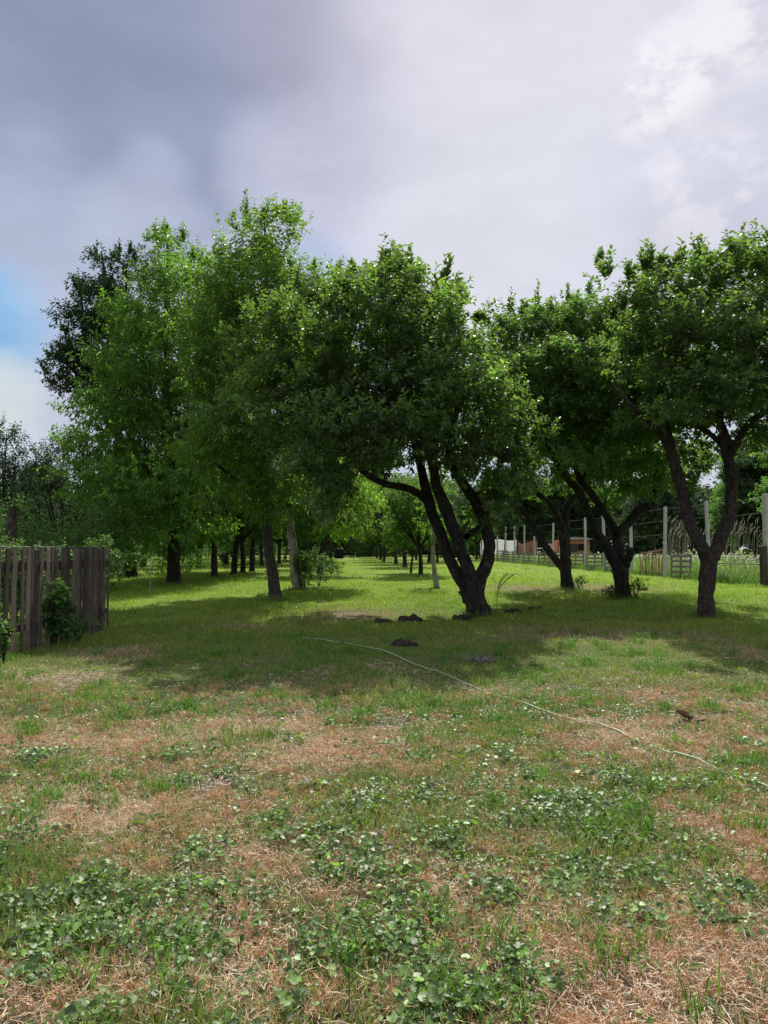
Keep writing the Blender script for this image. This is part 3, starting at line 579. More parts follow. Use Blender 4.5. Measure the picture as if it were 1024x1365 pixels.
make_tree('plum_tree', 'tree', 'fruit tree with black stump-like trunk and cut stub, right of the middle', G(830, 798),
    [pxlimb(YD, [(831, 798, 0, 10.5), (829, 775, 0, 9.5), (826, 750, 0, 11.5)]),
     pxlimb(YD, [(824, 760, 0, 7.5), (812, 735, 0, 7), (796, 710, -.1, 6.5), (786, 685, -.2, 6), (772, 655, -.4, 5.5), (757, 638, -.6, 4), (738, 610, -.8, 3), (720, 570, -.8, 2), (700, 500, -.8, 1.3)]),
     pxlimb(YD, [(828, 755, 0, 7), (824, 730, .2, 8.5), (818, 708, .4, 6), (802, 680, .5, 5), (784, 655, .6, 5), (772, 640, .8, 4), (760, 600, .8, 3), (750, 520, .8, 2), (745, 440, .8, 1.2)]),
     pxlimb(YD, [(822, 712, .3, 6), (835, 700, .3, 5.5), (850, 682, .2, 6), (868, 672, .1, 5.5), (873, 650, 0, 4.5), (874, 625, 0, 4), (860, 570, 0, 3), (840, 500, 0, 2), (820, 440, 0, 1.2)]),
     pxlimb(YD, [(872, 662, 0, 3.5), (888, 652, .3, 3), (905, 643, .6, 2.5), (930, 620, .8, 1.5)]),
     pxlimb(YD, [(831, 760, 0, 5.5), (838, 745, -.2, 5.5), (841, 731, -.3, 5)]),
     pxlimb(YD, [(775, 645, .8, 3), (790, 600, 1.2, 2.5), (800, 520, 1.5, 2), (790, 440, 1.5, 1.2)])],
    pxlobes(YD, [(675, 445, 38), (710, 430, 38), (755, 425, 42), (800, 425, 45), (840, 440, 50), (665, 490, 36), (710, 485, 48), (765, 490, 52), (820, 500, 52), (700, 540, 42), (750, 550, 45), (800, 560, 45), (845, 570, 42), (735, 595, 26), (780, 600, 28), (830, 615, 24), (875, 600, 34), (860, 640, 16), (932, 612, 20)], 3.8, 765),
    M['bark'], M['leaf_apple'], leaf=.15, aspect=.62, spacing=.50, most=800, per=17, k=10, spread=.36, shell=.4,
    sprouts=sprout_at(YD, [(680, 388, .7), (715, 380, .8), (700, 400, .5), (645, 410, .6, -.3), (757, 378, .7), (785, 375, .5), (735, 395, .5), (655, 430, .4, -.3), (800, 335, .3)]), sides=14, tone=(.95, 1, .95))
YC = 26.9
make_tree('plum_tree', 'tree', 'sunlit fruit tree with trunk in three curved limbs, near the fence', G(757, 785),
    [pxlimb(YC, [(757, 785, 0, 9), (755, 765, 0, 7.5), (754, 745, 0, 8)]),
     pxlimb(YC, [(752, 760, 0, 5), (740, 745, 0, 5), (722, 722, 0, 5), (708, 697, 0, 4.5), (693, 672, 0, 4), (688, 650, 0, 3.5), (680, 600, 0, 2)]),
     pxlimb(YC, [(755, 755, 0, 6.5), (752, 720, 0, 6), (747, 695, 0, 5), (733, 672, 0, 4), (715, 655, 0, 3.5), (705, 620, 0, 2)]),
     pxlimb(YC, [(755, 740, 0, 6), (754, 705, .2, 6), (756, 680, .2, 5), (766, 664, .2, 4.5), (778, 655, .2, 4), (790, 620, .3, 2.5), (800, 580, .3, 1.5)])],
    pxlobes(YC, [(690, 600, 40), (730, 590, 40), (775, 600, 40), (820, 600, 40), (850, 580, 40), (700, 640, 24), (740, 640, 22), (790, 640, 24), (830, 645, 20), (760, 560, 50), (800, 550, 40), (700, 560, 40), (870, 620, 26), (675, 630, 22)], 3.4, 770),
    M['bark'], M['leaf_mid'], leaf=.115, aspect=.58, spacing=.46, most=420, per=9, k=10, spread=.42, shell=.4, tone=(1.15, 1.1, 1))
YW = 21.75
make_tree('walnut_tree', 'tree', 'tall light green walnut with slim leaning grey trunk left of the path', G(367, 800),
    [pxlimb(YW, [(368, 800, 0, 9), (364, 770, 0, 7.5), (359, 735, 0, 6.8), (355, 690, 0, 6.3), (352, 640, 0, 6), (350, 560, 0, 5), (352, 460, 0, 4), (355, 360, 0, 2.5), (352, 280, 0, 1.2)]),
     pxlimb(YW, [(355, 665, 0, 4), (340, 645, -.5, 3.5), (315, 640, -1.2, 3), (290, 620, -2, 2)]),
     pxlimb(YW, [(355, 680, 0, 3.5), (375, 675, .3, 3), (392, 672, .5, 2), (410, 660, .6, 1)]),
     pxlimb(YW, [(351, 600, 0, 4), (380, 540, .4, 3.5), (400, 460, .6, 2.5), (405, 380, .6, 1.5)]),
     pxlimb(YW, [(351, 620, 0, 4), (320, 540, .3, 3.5), (300, 460, .3, 2.5), (290, 380, .2, 1.5)]),
     pxlimb(YW, [(351, 540, 0, 3.5), (370, 470, -1, 3), (390, 400, -1.6, 2), (400, 350, -1.6, 1)])],
    pxlobes(YW, [(350, 295, 28), (375, 280, 24), (390, 300, 20), (350, 335, 42), (320, 355, 40), (300, 385, 40), (375, 365, 40), (410, 390, 42), (440, 375, 28), (330, 420, 55), (385, 430, 50), (290, 440, 45), (300, 500, 55), (360, 500, 50), (410, 470, 40), (320, 560, 50), (370, 570, 45), (290, 590, 42), (340, 625, 38), (385, 640, 36), (310, 650, 30), (360, 670, 18), (420, 620, 30)], 3.0, 350),
    M['bark_grey'], M['leaf_walnut'], leaf=.165, aspect=.46, droop=.42, spacing=.40, most=850, per=8, k=10, spread=.42, shell=.45, slen=.45, up=.3,
    sprouts=sprout_at(YW, [(333, 250, .9, .1), (355, 262, .7), (380, 262, .6), (400, 268, .6, .3), (305, 285, .5, -.4), (455, 350, .4, .3), (418, 345, .4)]), sides=12)
YX = 30.8
make_tree('walnut_tree', 'tree', 'broad drooping walnut with thick dark trunk on the left, leaves hanging low', G(232, 779),
    [pxlimb(YX, [(232, 779, 0, 9.5), (232, 750, 0, 8.5), (232, 710, 0, 8), (230, 660, 0, 7), (225, 580, 0, 6), (222, 480, 0, 4), (222, 380, 0, 2), (224, 320, 0, 1.2)]),
     pxlimb(YX, [(231, 690, 0, 5), (205, 640, .3, 4), (170, 590, .5, 3), (130, 570, .6, 1.8)]),
     pxlimb(YX, [(231, 680, 0, 5), (260, 620, .3, 4), (285, 540, .5, 3), (290, 440, .5, 2)]),
     pxlimb(YX, [(229, 650, 0, 4.5), (235, 600, -1.5, 4), (250, 560, -3, 2.5)]),
     pxlimb(YX, [(226, 600, 0, 4), (200, 520, .2, 3), (185, 440, .2, 2)]),
     pxlimb(YX, [(232, 660, 0, 4), (265, 655, -1, 3), (285, 675, -1.5, 2)])],
    pxlobes(YX, [(222, 335, 24), (232, 320, 16), (212, 315, 12), (215, 375, 40), (255, 370, 34), (275, 350, 28), (200, 430, 44), (245, 430, 50), (285, 420, 40), (185, 490, 46), (235, 500, 55), (285, 500, 45), (155, 545, 40), (200, 560, 55), (260, 570, 55), (140, 595, 34), (125, 575, 18), (165, 635, 42), (215, 635, 48), (270, 640, 42), (140, 655, 26), (180, 690, 34), (235, 690, 34), (150, 705, 18), (205, 718, 20), (280, 690, 28), (120, 620, 22), (310, 620, 30)], 4.2, 220),
    M['bark'], M['leaf_walnut'], leaf=.20, aspect=.46, droop=.45, spacing=.5, most=950, per=8, k=10, spread=.5, shell=.45, slen=.5, up=.15, tone=(.92, 1, .95),
    sprouts=sprout_at(YX, [(205, 297, .7, -.2), (222, 292, .7), (245, 300, .7), (285, 325, .5), (258, 330, .5), (160, 400, .6, -.6), (95, 570, .8, -.9), (110, 600, .6, -.8), (170, 440, .5, -.6)]))
YK = 38.0
make_tree('pear_tree', 'tree', 'tall sparse dark tree rising behind the walnuts on the far left', P(175, 768, YK) * [1, 1, 0],
    [pxlimb(YK, [(175, 770, 0, 8), (170, 700, 0, 7), (160, 600, 0, 6), (150, 520, 0, 5), (145, 440, 0, 3.5), (140, 370, 0, 2), (135, 335, 0, 1)]),
     pxlimb(YK, [(160, 590, 0, 4), (125, 530, 0, 3), (95, 490, 0, 2), (70, 475, 0, 1)]), pxlimb(YK, [(148, 480, 0, 3), (165, 420, 0, 2), (170, 350, 0, 1)]), pxlimb(YK, [(148, 470, 0, 3), (115, 430, 0, 2), (105, 370, 0, 1)])],
    pxlobes(YK, [(132, 350, 20), (160, 350, 20), (175, 370, 20), (115, 385, 22), (145, 390, 32), (105, 420, 22), (135, 430, 34), (170, 430, 36), (95, 470, 26), (125, 475, 36), (160, 490, 36), (70, 482, 16), (110, 505, 26), (145, 525, 28), (180, 540, 30)], 3.0, 145),
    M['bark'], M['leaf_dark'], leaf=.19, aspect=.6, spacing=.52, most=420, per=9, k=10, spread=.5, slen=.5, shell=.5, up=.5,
    sprouts=sprout_at(YK, [(128, 320, 1.0), (158, 318, 1.0), (180, 330, .8), (95, 365, .8, -.4), (80, 430, .8, -.7), (48, 480, .9, -.9), (60, 500, .7, -.7), (175, 320, .7)]))
YF = 26.9
make_tree('hollow_tree', 'tree', 'old pale flaking trunk with ivy about its foot behind the slim walnut', G(402, 786),
    [pxlimb(YF, [(401, 786, 0, 7.5), (395, 765, 0, 7), (393, 738, 0, 6)]), pxlimb(YF, [(393, 745, 0, 6), (390, 715, 0, 5), (386, 690, 0, 4.5), (384, 650, 0, 4), (395, 600, 0, 3), (400, 520, 0, 2)]),
     pxlimb(YF, [(386, 690, 0, 3), (420, 650, .5, 2.5), (450, 630, 1, 1.8), (480, 640, 1.2, 1)])],
    pxlobes(YF, [(400, 560, 45), (430, 600, 40), (450, 640, 34), (470, 660, 28), (445, 690, 24), (480, 690, 18), (410, 640, 30), (470, 620, 30), (495, 655, 14), (430, 540, 40)], 2.5, 440),
    M['bark_pale'], M['leaf_walnut'], leaf=.16, aspect=.46, droop=.5, spacing=.42, most=330, per=8, k=10, spread=.42, slen=.45, up=.0, tone=(1.25, 1.2, 1), rough=.12)

# ------------------------------------------------------------------ orchard and woodland trees further off: built once per kind, then copied
def generic(name, cat, label, h, r, th, bark, leafm, leaf, most, per=7, k=8, lean=0.1, tr=.16, group=None, tone=(1, 1, 1), seedoff=0, spacing=None, slen=.45, up=.4, low=.33, aspect=.55, droop=.2):
    limbs = [([np.array([0, 0, 0.]), np.array([lean * .3, .02, th * .5]), np.array([lean, 0, th])], [tr, tr * .85, tr * .8])]
    nb = 5
    for q in range(nb):
        a = q * 2 * math.pi / nb + rng.random() * .8; o = np.array([math.cos(a), math.sin(a), 0])
        limbs.append(([np.array([lean, 0, th - .1]), np.array([lean, 0, th]) + o * r * .3 + [0, 0, (h - th) * .25], np.array([lean, 0, th]) + o * r * .55 + [0, 0, (h - th) * .55], np.array([lean, 0, th]) + o * r * .7 + [0, 0, (h - th) * .75]], [tr * .6, tr * .45, tr * .28, tr * .1]))
    limbs.append(([np.array([lean, 0, th - .1]), np.array([lean * 1.5, .1, (h + th) / 2]), np.array([lean, 0, h * .93])], [tr * .7, tr * .4, tr * .1]))
    lobes = []
    for q in range(11):
        a = rng.random() * 6.28; f = rng.random() ** .6; zz = low + (1 - low) * (.15 + .7 * rng.random())
        rr = r * .72 * f * (1.0 - .55 * max(0, (zz - .6)) / .4)
        lobes.append((np.array([rr * math.cos(a) + lean, rr * math.sin(a), h * zz]), (r * .42, r * .42, h * .12 + r * .08)))
    lobes.append((np.array([lean, 0, h * .86]), (r * .4, r * .4, h * .13))); lobes.append((np.array([lean, 0, h * .6]), (r * .6, r * .6, h * .2)))
    return make_tree(name, cat, label, (0, 0, 0), limbs, lobes, bark, leafm, group, leaf=leaf, spacing=spacing or r * .17, most=most, per=per, k=k, spread=r * .15, slen=slen, up=up, sides=9, tone=tone, aspect=aspect, droop=droop, twig=.01)
g1 = generic('orchard_tree', 'tree', '', 6.6, 3.3, 1.9, M['bark'], M['leaf_mid'], .17, 260, per=9, spacing=.45)
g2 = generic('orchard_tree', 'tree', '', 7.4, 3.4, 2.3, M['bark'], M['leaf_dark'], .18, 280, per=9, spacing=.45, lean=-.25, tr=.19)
g3 = generic('orchard_tree', 'tree', '', 6.2, 3.0, 1.7, M['bark_warm'], M['leaf_walnut'], .2, 220, per=9, spacing=.45, lean=.2, tr=.13, aspect=.45, droop=.4)
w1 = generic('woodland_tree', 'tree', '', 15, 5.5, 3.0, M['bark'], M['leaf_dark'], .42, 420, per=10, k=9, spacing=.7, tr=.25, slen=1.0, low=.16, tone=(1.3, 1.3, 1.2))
w2 = generic('woodland_tree', 'tree', '', 12, 5.0, 2.4, M['bark'], M['leaf_mid'], .40, 380, per=10, k=9, spacing=.65, tr=.22, slen=.9, low=.12, tone=(1.1, 1.15, 1.1))
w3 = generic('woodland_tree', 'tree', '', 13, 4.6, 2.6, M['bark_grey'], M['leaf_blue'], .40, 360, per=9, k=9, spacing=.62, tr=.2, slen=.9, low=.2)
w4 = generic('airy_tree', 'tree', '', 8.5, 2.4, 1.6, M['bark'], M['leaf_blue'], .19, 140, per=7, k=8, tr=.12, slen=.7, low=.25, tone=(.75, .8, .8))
used = {}
def place(proto, loc, label, rz=None, s=1.0, group=None):
    rz = rng.random() * 6.28 if rz is None else rz
    if proto.name not in used:
        used[proto.name] = 1; proto.location = tuple(loc); proto.rotation_euler = (0, 0, rz); proto.scale = (s, s, s); proto['label'] = label
        if group: proto['group'] = group
        return proto
    return dup(proto, tuple(loc), rz, s, label, group)
def gp(px, py): p = G(px, py); return (p[0], p[1], 0)
LR, RR, WD = 'dark orchard trees in rows left of the path', 'orchard trees in a row right of the path', 'woodland trees beyond the orchard'
for (px, py, pr, s, lab) in [
    (286, 770, g2, .95, 'dark trunk just right of the thick walnut trunk, its foot in shade'),
    (312, 766, g2, 1.0, 'straight dark trunk, first of the close cluster behind the slim walnut'),
    (324, 764, g1, 1.0, 'thin dark trunk second in the close cluster left of the slim walnut'),
    (336, 762, g2, 1.0, 'dark trunk third in the close cluster left of the slim walnut'),
    (349, 755, g2, .9, 'dark trunk right beside the slim walnut, farthest of the left cluster'),
    (372, 752, g1, 1.0, 'thin dark trunk seen between slim walnut and pale flaking trunk'),
    (380, 749, g2, 1.0, 'dark trunk touching the pale flaking trunk on its left'),
    (427, 767, g1, .95, 'dark tapering trunk with a small bush, right of the pale flaking trunk'),
    (441, 750, g3, 1.1, 'narrow dark trunk beside the black barrel at the path'),
    (421, 743, g1, 1.0, 'small far trunk behind the tapering trunk with the bush'),
    (452, 741, g2, .9, 'small far trunk behind the black barrel'),
    (408, 746, g2, 1.0, 'far dark trunk in the gap right of the pale flaking trunk'),
    (190, 757, g2, 1.0, 'shaded trunk in the undergrowth left of the thick walnut trunk'),
    (265, 757, g1, 1.0, 'shaded trunk behind and right of the thick walnut trunk'),
    (300, 752, g1, 1.0, 'trunk deep in the shade behind the close cluster')]:
    place(pr, gp(px, py), lab, s=s, group=LR)
for (px, py, pr, s, lab) in [
    (561, 768, g1, .82, 'grey trunk under low light green leaves left of the big forked tree'),
    (540, 756, g2, .95, 'black trunk right of its twin at the end of the right row'),
    (528, 752, g2, .95, 'black trunk left of its twin beside the grass path'),
    (513, 744, g1, 1.0, 'slanting dark trunk far down the right side of the path'),
    (548, 764, g3, .62, 'very thin young trunk between the black twin trunks and the grey trunk'),
    (583, 750, g1, .85, 'far trunk seen through the fork gap left of the forked tree'),
    (505, 740, g2, .95, 'last small trunk at the far end of the right row'),
    (600, 748, g1, .9, 'far dark trunk seen close under the big forked tree')]:
    place(pr, gp(px, py), lab, s=s, group=RR)
for (x, y, pr, s, lab) in [(-5.2, 52, g1, 1, 'trunk of the left row next beyond the tapering trunk'), (-5.9, 63, g3, 1.1, 'light leaved left row tree in front of the barrel'), (-7.0, 82, g1, 1.05, 'left row tree just behind the barrel'), (-7.6, 96, g3, 1.2, 'far light leaved tree of the left row'), (-8.2, 112, g1, 1.2, 'last tree of the left row at the leafy end of the path'), (-12.5, 70, g2, 1.05, 'dark tree one row left of the barrel'), (-13.5, 88, g2, 1.1, 'far dark tree two rows left of the barrel')]: place(pr, (x, y, 0), lab, s=s, group=LR)
for (x, y, pr, s, lab) in [(.0, 78, g3, 1.1, 'light leaved right row tree beyond the black twin trunks'), (-.4, 92, g1, 1.1, 'far tree of the right row, next to last'), (-1.0, 108, g3, 1.2, 'last light leaved tree of the right row'), (4.5, 74, g2, 1.0, 'dark tree one row right of the black twin trunks'), (4.0, 92, g1, 1.1, 'far tree one row right of the path trees'), (8.5, 84, g2, 1.0, 'far dark tree behind the forked trunk'), (11.5, 92, g1, 1.0, 'far tree left of the white sheeting')]: place(pr, (x, y, 0), lab, s=s, group=RR)
# woodland behind: (x, y, prototype, scale, label)
WL = [(-4, 128, w1, 1.0, 'dark woodland tree closing the grass path, left one'), (-9, 150, w2, 1.2, 'green woodland tree closing the grass path, second from left'),
      (0, 150, w3, 1.0, 'greyish woodland tree at the very end of the grass path'), (5, 135, w1, .9, 'dark woodland tree at the path end above the last right trunk'),
      (10, 120, w2, .9, 'green woodland tree behind the black twin trunks'), (16, 112, w3, .9, 'greyish woodland tree seen through the forked trunk'),
      (-15, 120, w1, 1.0, 'dark woodland tree behind the pale flaking trunk'), (-22, 100, w2, 1.0, 'green woodland tree behind the close trunk cluster'),
      (-30, 90, w1, .9, 'dark woodland tree behind the thick walnut trunk'), (-38, 82, w3, .8, 'greyish woodland tree low behind the walnuts on the left'),
      (23, 118, w1, .8, 'dark woodland tree over the white sheeting'), (31, 122, w1, .9, 'dark woodland tree over the orange wall, left part'),
      (37, 112, w3, .8, 'greyish woodland tree over the orange wall, right part'), (34, 88, w1, .75, 'dark woodland tree behind the black stump-like trunk'),
      (38, 76, w2, .8, 'green woodland tree behind the stick fence'), (31, 62, w1, .62, 'dark woodland tree left of the right-hand forked tree, beyond the field'),
      (36, 58, w1, .6, 'dark woodland tree seen inside the V of the right-hand tree'), (29.5, 50, w2, .68, 'bright green leafy tree beyond the field at the right edge'),
      (25, 104, w1, .7, 'dark woodland tree over the gap of the two orange sheds'), (29, 101, w1, .62, 'dark low woodland tree behind the right orange shed'), (19, 104, w1, .7, 'dark woodland tree just left of the orange sheds'),
      (-14, 66, w1, .62, 'dark woodland tree far behind the slim walnut'), (-20, 62, w1, .55, 'dark woodland tree far behind the thick walnut trunk, its right side'), (-10, 84, w1, .7, 'dark woodland tree left of the barrel far off'), (-26, 74, w1, .6, 'dark woodland tree left behind the undergrowth'), (-17, 78, w1, .6, 'dark woodland tree in the second rank behind the trunk cluster'),
      (42, 66, w3, .95, 'greyish woodland tree at the right edge beyond the field'), (47, 90, w1, 1.0, 'dark woodland tree beyond the field, tallest on the right'),
      (52, 72, w2, 1.0, 'green woodland tree just out at the right border'), (34, 50, w1, .5, 'low dark woodland tree right of the tall dry stalks'),
      (27, 74, w3, .65, 'greyish low woodland tree between the stump-like trunk and stick fence'),
      (-45, 75, w2, .5, 'green woodland tree behind the wooden fence, left border'), (-36, 68, w2, .42, 'low green woodland tree right behind the fence corner'),
      (-29, 62, w2, .38, 'low green tree in the undergrowth under the walnut')]
for (x, y, pr, s, lab) in WL: place(pr, (x, y, 0), lab, s=s, group=WD)
for (px, Yd, s, lab) in [(8, 36, .92, 'thin airy tree at the left border above the wooden fence'), (82, 40, .93, 'thin airy tree above the wooden fence, right of the one at the border'), (48, 44, .70, 'small airy tree between the two above the wooden fence')]:
    p = P(px, 730, Yd); place(w4, (p[0], Yd, 0), lab, s=s, group='airy trees above the wooden fence')

# far woods as one mass behind everything
fw = MB(); n = 9000
ax = rng.uniform(-1.15, 1.15, n); yy = rng.uniform(155, 185, n); xx = yy * np.tan(ax * .75); tops = 9 + 7 * vnoise(xx, yy * 0, 9, 71)
cp = np.stack([xx, yy, tops * (rng.random(n) ** .8) + .3], -1); per = 14
B = np.repeat(cp, per, 0) + rng.normal(0, .9, (n * per, 3)); D = unit(rng.normal(size=B.shape) + [0, 0, .2]); up_ = np.array([0, 0, 1.]) + rng.normal(0, .5, D.shape); Nn = unit(up_ - D * (up_ * D).sum(-1, keepdims=True))
tn = np.repeat(1 + rng.normal(0, .25, (n, 1)), per, 0) * np.ones((1, 3))
add_leaves(fw, B, D, Nn, np.full(len(B), 1.1), np.full(len(B), .8), np.clip(tn, .3, 2))
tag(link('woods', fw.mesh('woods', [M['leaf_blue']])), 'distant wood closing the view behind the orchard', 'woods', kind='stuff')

# ------------------------------------------------------------------ bushes
def bush(name, cat, label, base, r, h, leafm, n=40, leaf=.06, aspect=.7, per=5, k=6, group=None, tone=(1, 1, 1), droop=.15):
    base = np.asarray(base, float); limbs = []
    for q in range(5):
        a = q * 1.26 + rng.random(); o = np.array([math.cos(a) * r * .5, math.sin(a) * r * .5, h * .7]); limbs.append(([base, base + o * .5 + [0, 0, .05], base + o], [.012, .009, .005]))
    lobes = [(base + [rng.normal(0, r * .3), rng.normal(0, r * .3), h * (.25 + .5 * rng.random())], (r * .6, r * .6, h * .33)) for _ in range(5)]
    return make_tree(name, cat, label, base, limbs, lobes, M['bark_grey'], leafm, group, leaf=leaf, aspect=aspect, spacing=max(.06, r * .16), most=n, per=per, k=k, spread=r * .2, slen=max(.12, r * .25), up=.4, sides=5, flare=1, parts=('stem', 'foliage'), tone=tone, twig=.003, droop=droop)
bush('ivy_bush', 'bush', 'leafy ivy bush clinging to the foot of the pale flaking trunk', P(401, 786, 26.5) * [1, 1, 0], .42, 1.3, M['leaf_mid'], 80, .07)
bush('shrub', 'bush', 'loose light green shrub right of the pale flaking trunk', P(425, 782, 28.3) * [1, 1, 0], .75, 1.35, M['leaf_bush'], 70, .07, tone=(1.2, 1.15, 1))
bush('shrub', 'bush', 'small dark shrub at the foot of the tapering trunk right of the pale one', P(432, 768, 38) * [1, 1, 0], .6, 1.0, M['leaf_mid'], 40, .09)
bush('shrub', 'bush', 'weedy shoots round the foot of the black stump-like trunk', P(848, 800, 21.5) * [1, 1, 0], .42, .75, M['leaf_mid'], 30, .05)
bush('shrub', 'bush', 'weedy leaves on the left foot of the black stump-like trunk', P(815, 800, 21.5) * [1, 1, 0], .22, .5, M['leaf_mid'], 16, .05)
bush('shrub', 'bush', 'pale weeds at the foot of the three-limbed tree near the fence', P(772, 788, 26.6) * [1, 1, 0], .35, .5, M['leaf_bush'], 20, .05)
# overgrown edge behind the fence and under the walnuts
ug = [(-60, 15.5, 1.3, 2.0, 'leafy bush behind the left end of the wooden fence'), (20, 15.0, .9, 1.6, 'leafy bush behind the second stretch of the wooden fence'), (70, 16.0, .9, 1.9, 'leafy bush showing through the widest gap of the wooden fence'),
      (118, 17.5, .7, 1.7, 'leafy bush rising behind the corner of the wooden fence'), (40, 24, 2.0, 2.9, 'green thicket above the wooden fence beside the brown pole'), (100, 26, 1.8, 2.7, 'green thicket above the wooden fence near its corner'), (-30, 26, 2.2, 3.4, 'green thicket above the wooden fence at the left border'),
      (160, 37, 1.7, 2.2, 'undergrowth bush just right of the fence corner'), (200, 42, 2.0, 2.4, 'undergrowth bush behind the white stake'), (252, 45, 2.0, 2.2, 'undergrowth bush right of the thick walnut trunk'), (300, 55, 2.5, 2.6, 'undergrowth bush behind the close trunk cluster'), (345, 70, 3.0, 3.0, 'undergrowth bush in the shade behind the slim walnut')]
for (px, Yd, r, h, lab) in ug:
    p = P(px, 730, Yd); bush('undergrowth_bush', 'bush', lab, (p[0], Yd, 0), r, h, M['leaf_bush'] if Yd < 40 else M['leaf_mid'], 90 if Yd < 20 else 110, .085 if Yd < 20 else .13, group='bushes of the overgrown left edge', per=6, k=7)

for (x, y, r_, h, lab) in [(-6.5, 122, 3.2, 4.2, 'leafy bush closing the path, left half'), (-2.5, 128, 3.4, 3.6, 'leafy bush closing the path, right half'), (3, 120, 3.2, 4.0, 'leafy bush beyond the end of the right row'), (9, 112, 3.0, 3.6, 'leafy bush far behind the forked trunk'), (-13, 116, 3.2, 4.4, 'leafy bush beyond the end of the left row'), (-20, 100, 3.2, 4.0, 'leafy bush far behind the close trunk cluster'), (14, 104, 2.8, 3.4, 'leafy bush left of the white sheeting')]:
    bush('far_bush', 'bush', lab, (x, y, 0), r_, h, M['leaf_bush'], 130, .30, group='bushes at the end of the path', per=7, k=7, tone=(1.1, 1.1, 1.1))
# ------------------------------------------------------------------ wooden fence on the left
p0 = P(-75, 900, 9.0) * [1, 1, 0]; p0 = G(-70, 897); p1 = G(143, 840); u = (p1 - p0); Lf = np.linalg.norm(u); u /= Lf; ang = math.atan2(u[1], u[0]); nrmv = np.array([-u[1], u[0], 0])
fence = empty('wooden_fence', tuple(p0), 'weathered fence of uneven dark upright boards on the left', 'fence')
s_ = .02; i = 0
while s_ < Lf:
    w = rng.choice([.045, .075, .09, .105]); hgt = 1.50 + rng.normal(0, .012) - .00 * s_
    m_ = MB(); t_ = .022; tl = rng.normal(0, .012); nseg = 5
    c0 = p0 + u * (s_ + w / 2)
    zz = np.linspace(-.05, hgt, nseg + 1); wob = rng.normal(0, .006, nseg + 1); V = []
    for z, q in zip(zz, wob):
        for (a_, b_) in ((-w / 2, -t_ / 2), (w / 2, -t_ / 2), (w / 2, t_ / 2), (-w / 2, t_ / 2)):
            V.append(c0 + u * (a_ * (1 + rng.normal(0, .04)) + q + tl * z) + nrmv * b_ + np.array([0, 0, z + (rng.normal(0, .012) if z == zz[-1] else 0)]))
    fs = [[k * 4 + j, k * 4 + (j + 1) % 4, k * 4 + 4 + (j + 1) % 4, k * 4 + 4 + j] for k in range(nseg) for j in range(4)] + [[nseg * 4, nseg * 4 + 1, nseg * 4 + 2, nseg * 4 + 3]]
    tn = np.clip(1.1 + rng.normal(0, .38), .45, 2.0); m_.add(np.array(V), fs, 0, np.array([tn, tn * .94, tn * .87]))
    link('picket', m_.mesh('picket', [M['slat']], p0), fence)
    s_ += w + (rng.choice([.012, .035, .075, .12], p=[.25, .25, .3, .2]) if s_ > 1.6 else rng.choice([.05, .1, .15])); i += 1
for z in (.35, 1.22):
    m_ = MB(); m_.box(p0 + u * Lf / 2 + nrmv * .045 + [0, 0, z], (Lf, .045, .09 if z < 1 else .14), ang, jit=.004, col=(.75, .72, .7)); link('rail', m_.mesh('rail', [M['slat']], p0), fence)
for q in (.04, .5, .985):
    m_ = MB(); m_.box(p0 + u * Lf * q + nrmv * .12 + [0, 0, .72], (.1, .1, 1.5), ang, jit=.004, col=(.7, .68, .66)); link('post', m_.mesh('post', [M['slat']], p0), fence)
m_ = MB(); m_.tube(catmull([p0 + [0, 0, 1.525], p0 + u * Lf * .5 + [0, 0, 1.51], p1 + [0, 0, 1.525]], 5), .006, 5); link('wire', m_.mesh('wire', [M['wire']], p0), fence)
bush('climbing_weed', 'plant', 'broad-leaved weed growing up the front of the wooden fence', G(74, 861) + [0, .02, 0], .26, 1.1, M['leaf_bush'], 34, .11, .85, per=3, k=5)
bush('climbing_weed', 'plant', 'small weed at the foot of the wooden fence by the left border', G(2, 886) + [0, .05, 0], .16, .7, M['leaf_bush'], 12, .09, .8, per=3, k=5)
bush('climbing_weed', 'plant', 'low weeds along the corner foot of the wooden fence', G(105, 858) + [0, -.05, 0], .3, .4, M['leaf_mid'], 20, .06, .8, per=3, k=5)
# bare twigs leaning on the fence
Yq = lambda px: p0[1] + (p1[1] - p0[1]) * (px + 70) / 213 - .12
for (pl, lab) in ((((12, 880), (20, 835), (30, 790), (36, 785)), 'long thin pale twig leaning on the left boards of the wooden fence'), (((50, 833), (66, 841), (82, 850)), 'short pale twig sticking out low from the middle of the wooden fence'),
                  (((112, 740), (116, 765), (113, 790), (117, 815)), 'crooked pale twig hanging down the right boards of the wooden fence'), (((145, 832), (134, 812), (138, 800), (144, 770)), 'curved pale stem at the corner of the wooden fence')):
    tw = MB(); A_ = np.array([P(a_, b_, Yq(a_)) for a_, b_ in pl]); tw.tube(catmull(A_, 4), .004, 4)
    tag(link('dry_twig', tw.mesh('dry_twig', [M['stick']])), lab, 'twig')
# brown pole behind the fence
pb = P(14, 730, 19) * [1, 1, 0]; m_ = MB(); m_.tube(catmull([pb, pb + [0, 0, 1.5], pb + [.03, 0, 2.1], pb + [.04, 0, 2.55]], 6), np.interp(np.linspace(0, 1, 19), [0, .7, .72, 1], [.15, .14, .12, .11]), 10, rough=.04)
tag(link('wooden_pole', m_.mesh('wooden_pole', [M['bark_warm']])), 'thick brown sawn-off pole standing behind the wooden fence', 'pole')
# white stake in the lawn
pb = G(200, 790); m_ = MB(); m_.tube([pb + [0, 0, -.1], pb + [.01, 0, .5], pb + [.0, 0, 1.15]], .014, 6)
tag(link('garden_stake', m_.mesh('garden_stake', [M['post']])), 'thin pale stake in the grass left of the thick walnut trunk', 'stake')
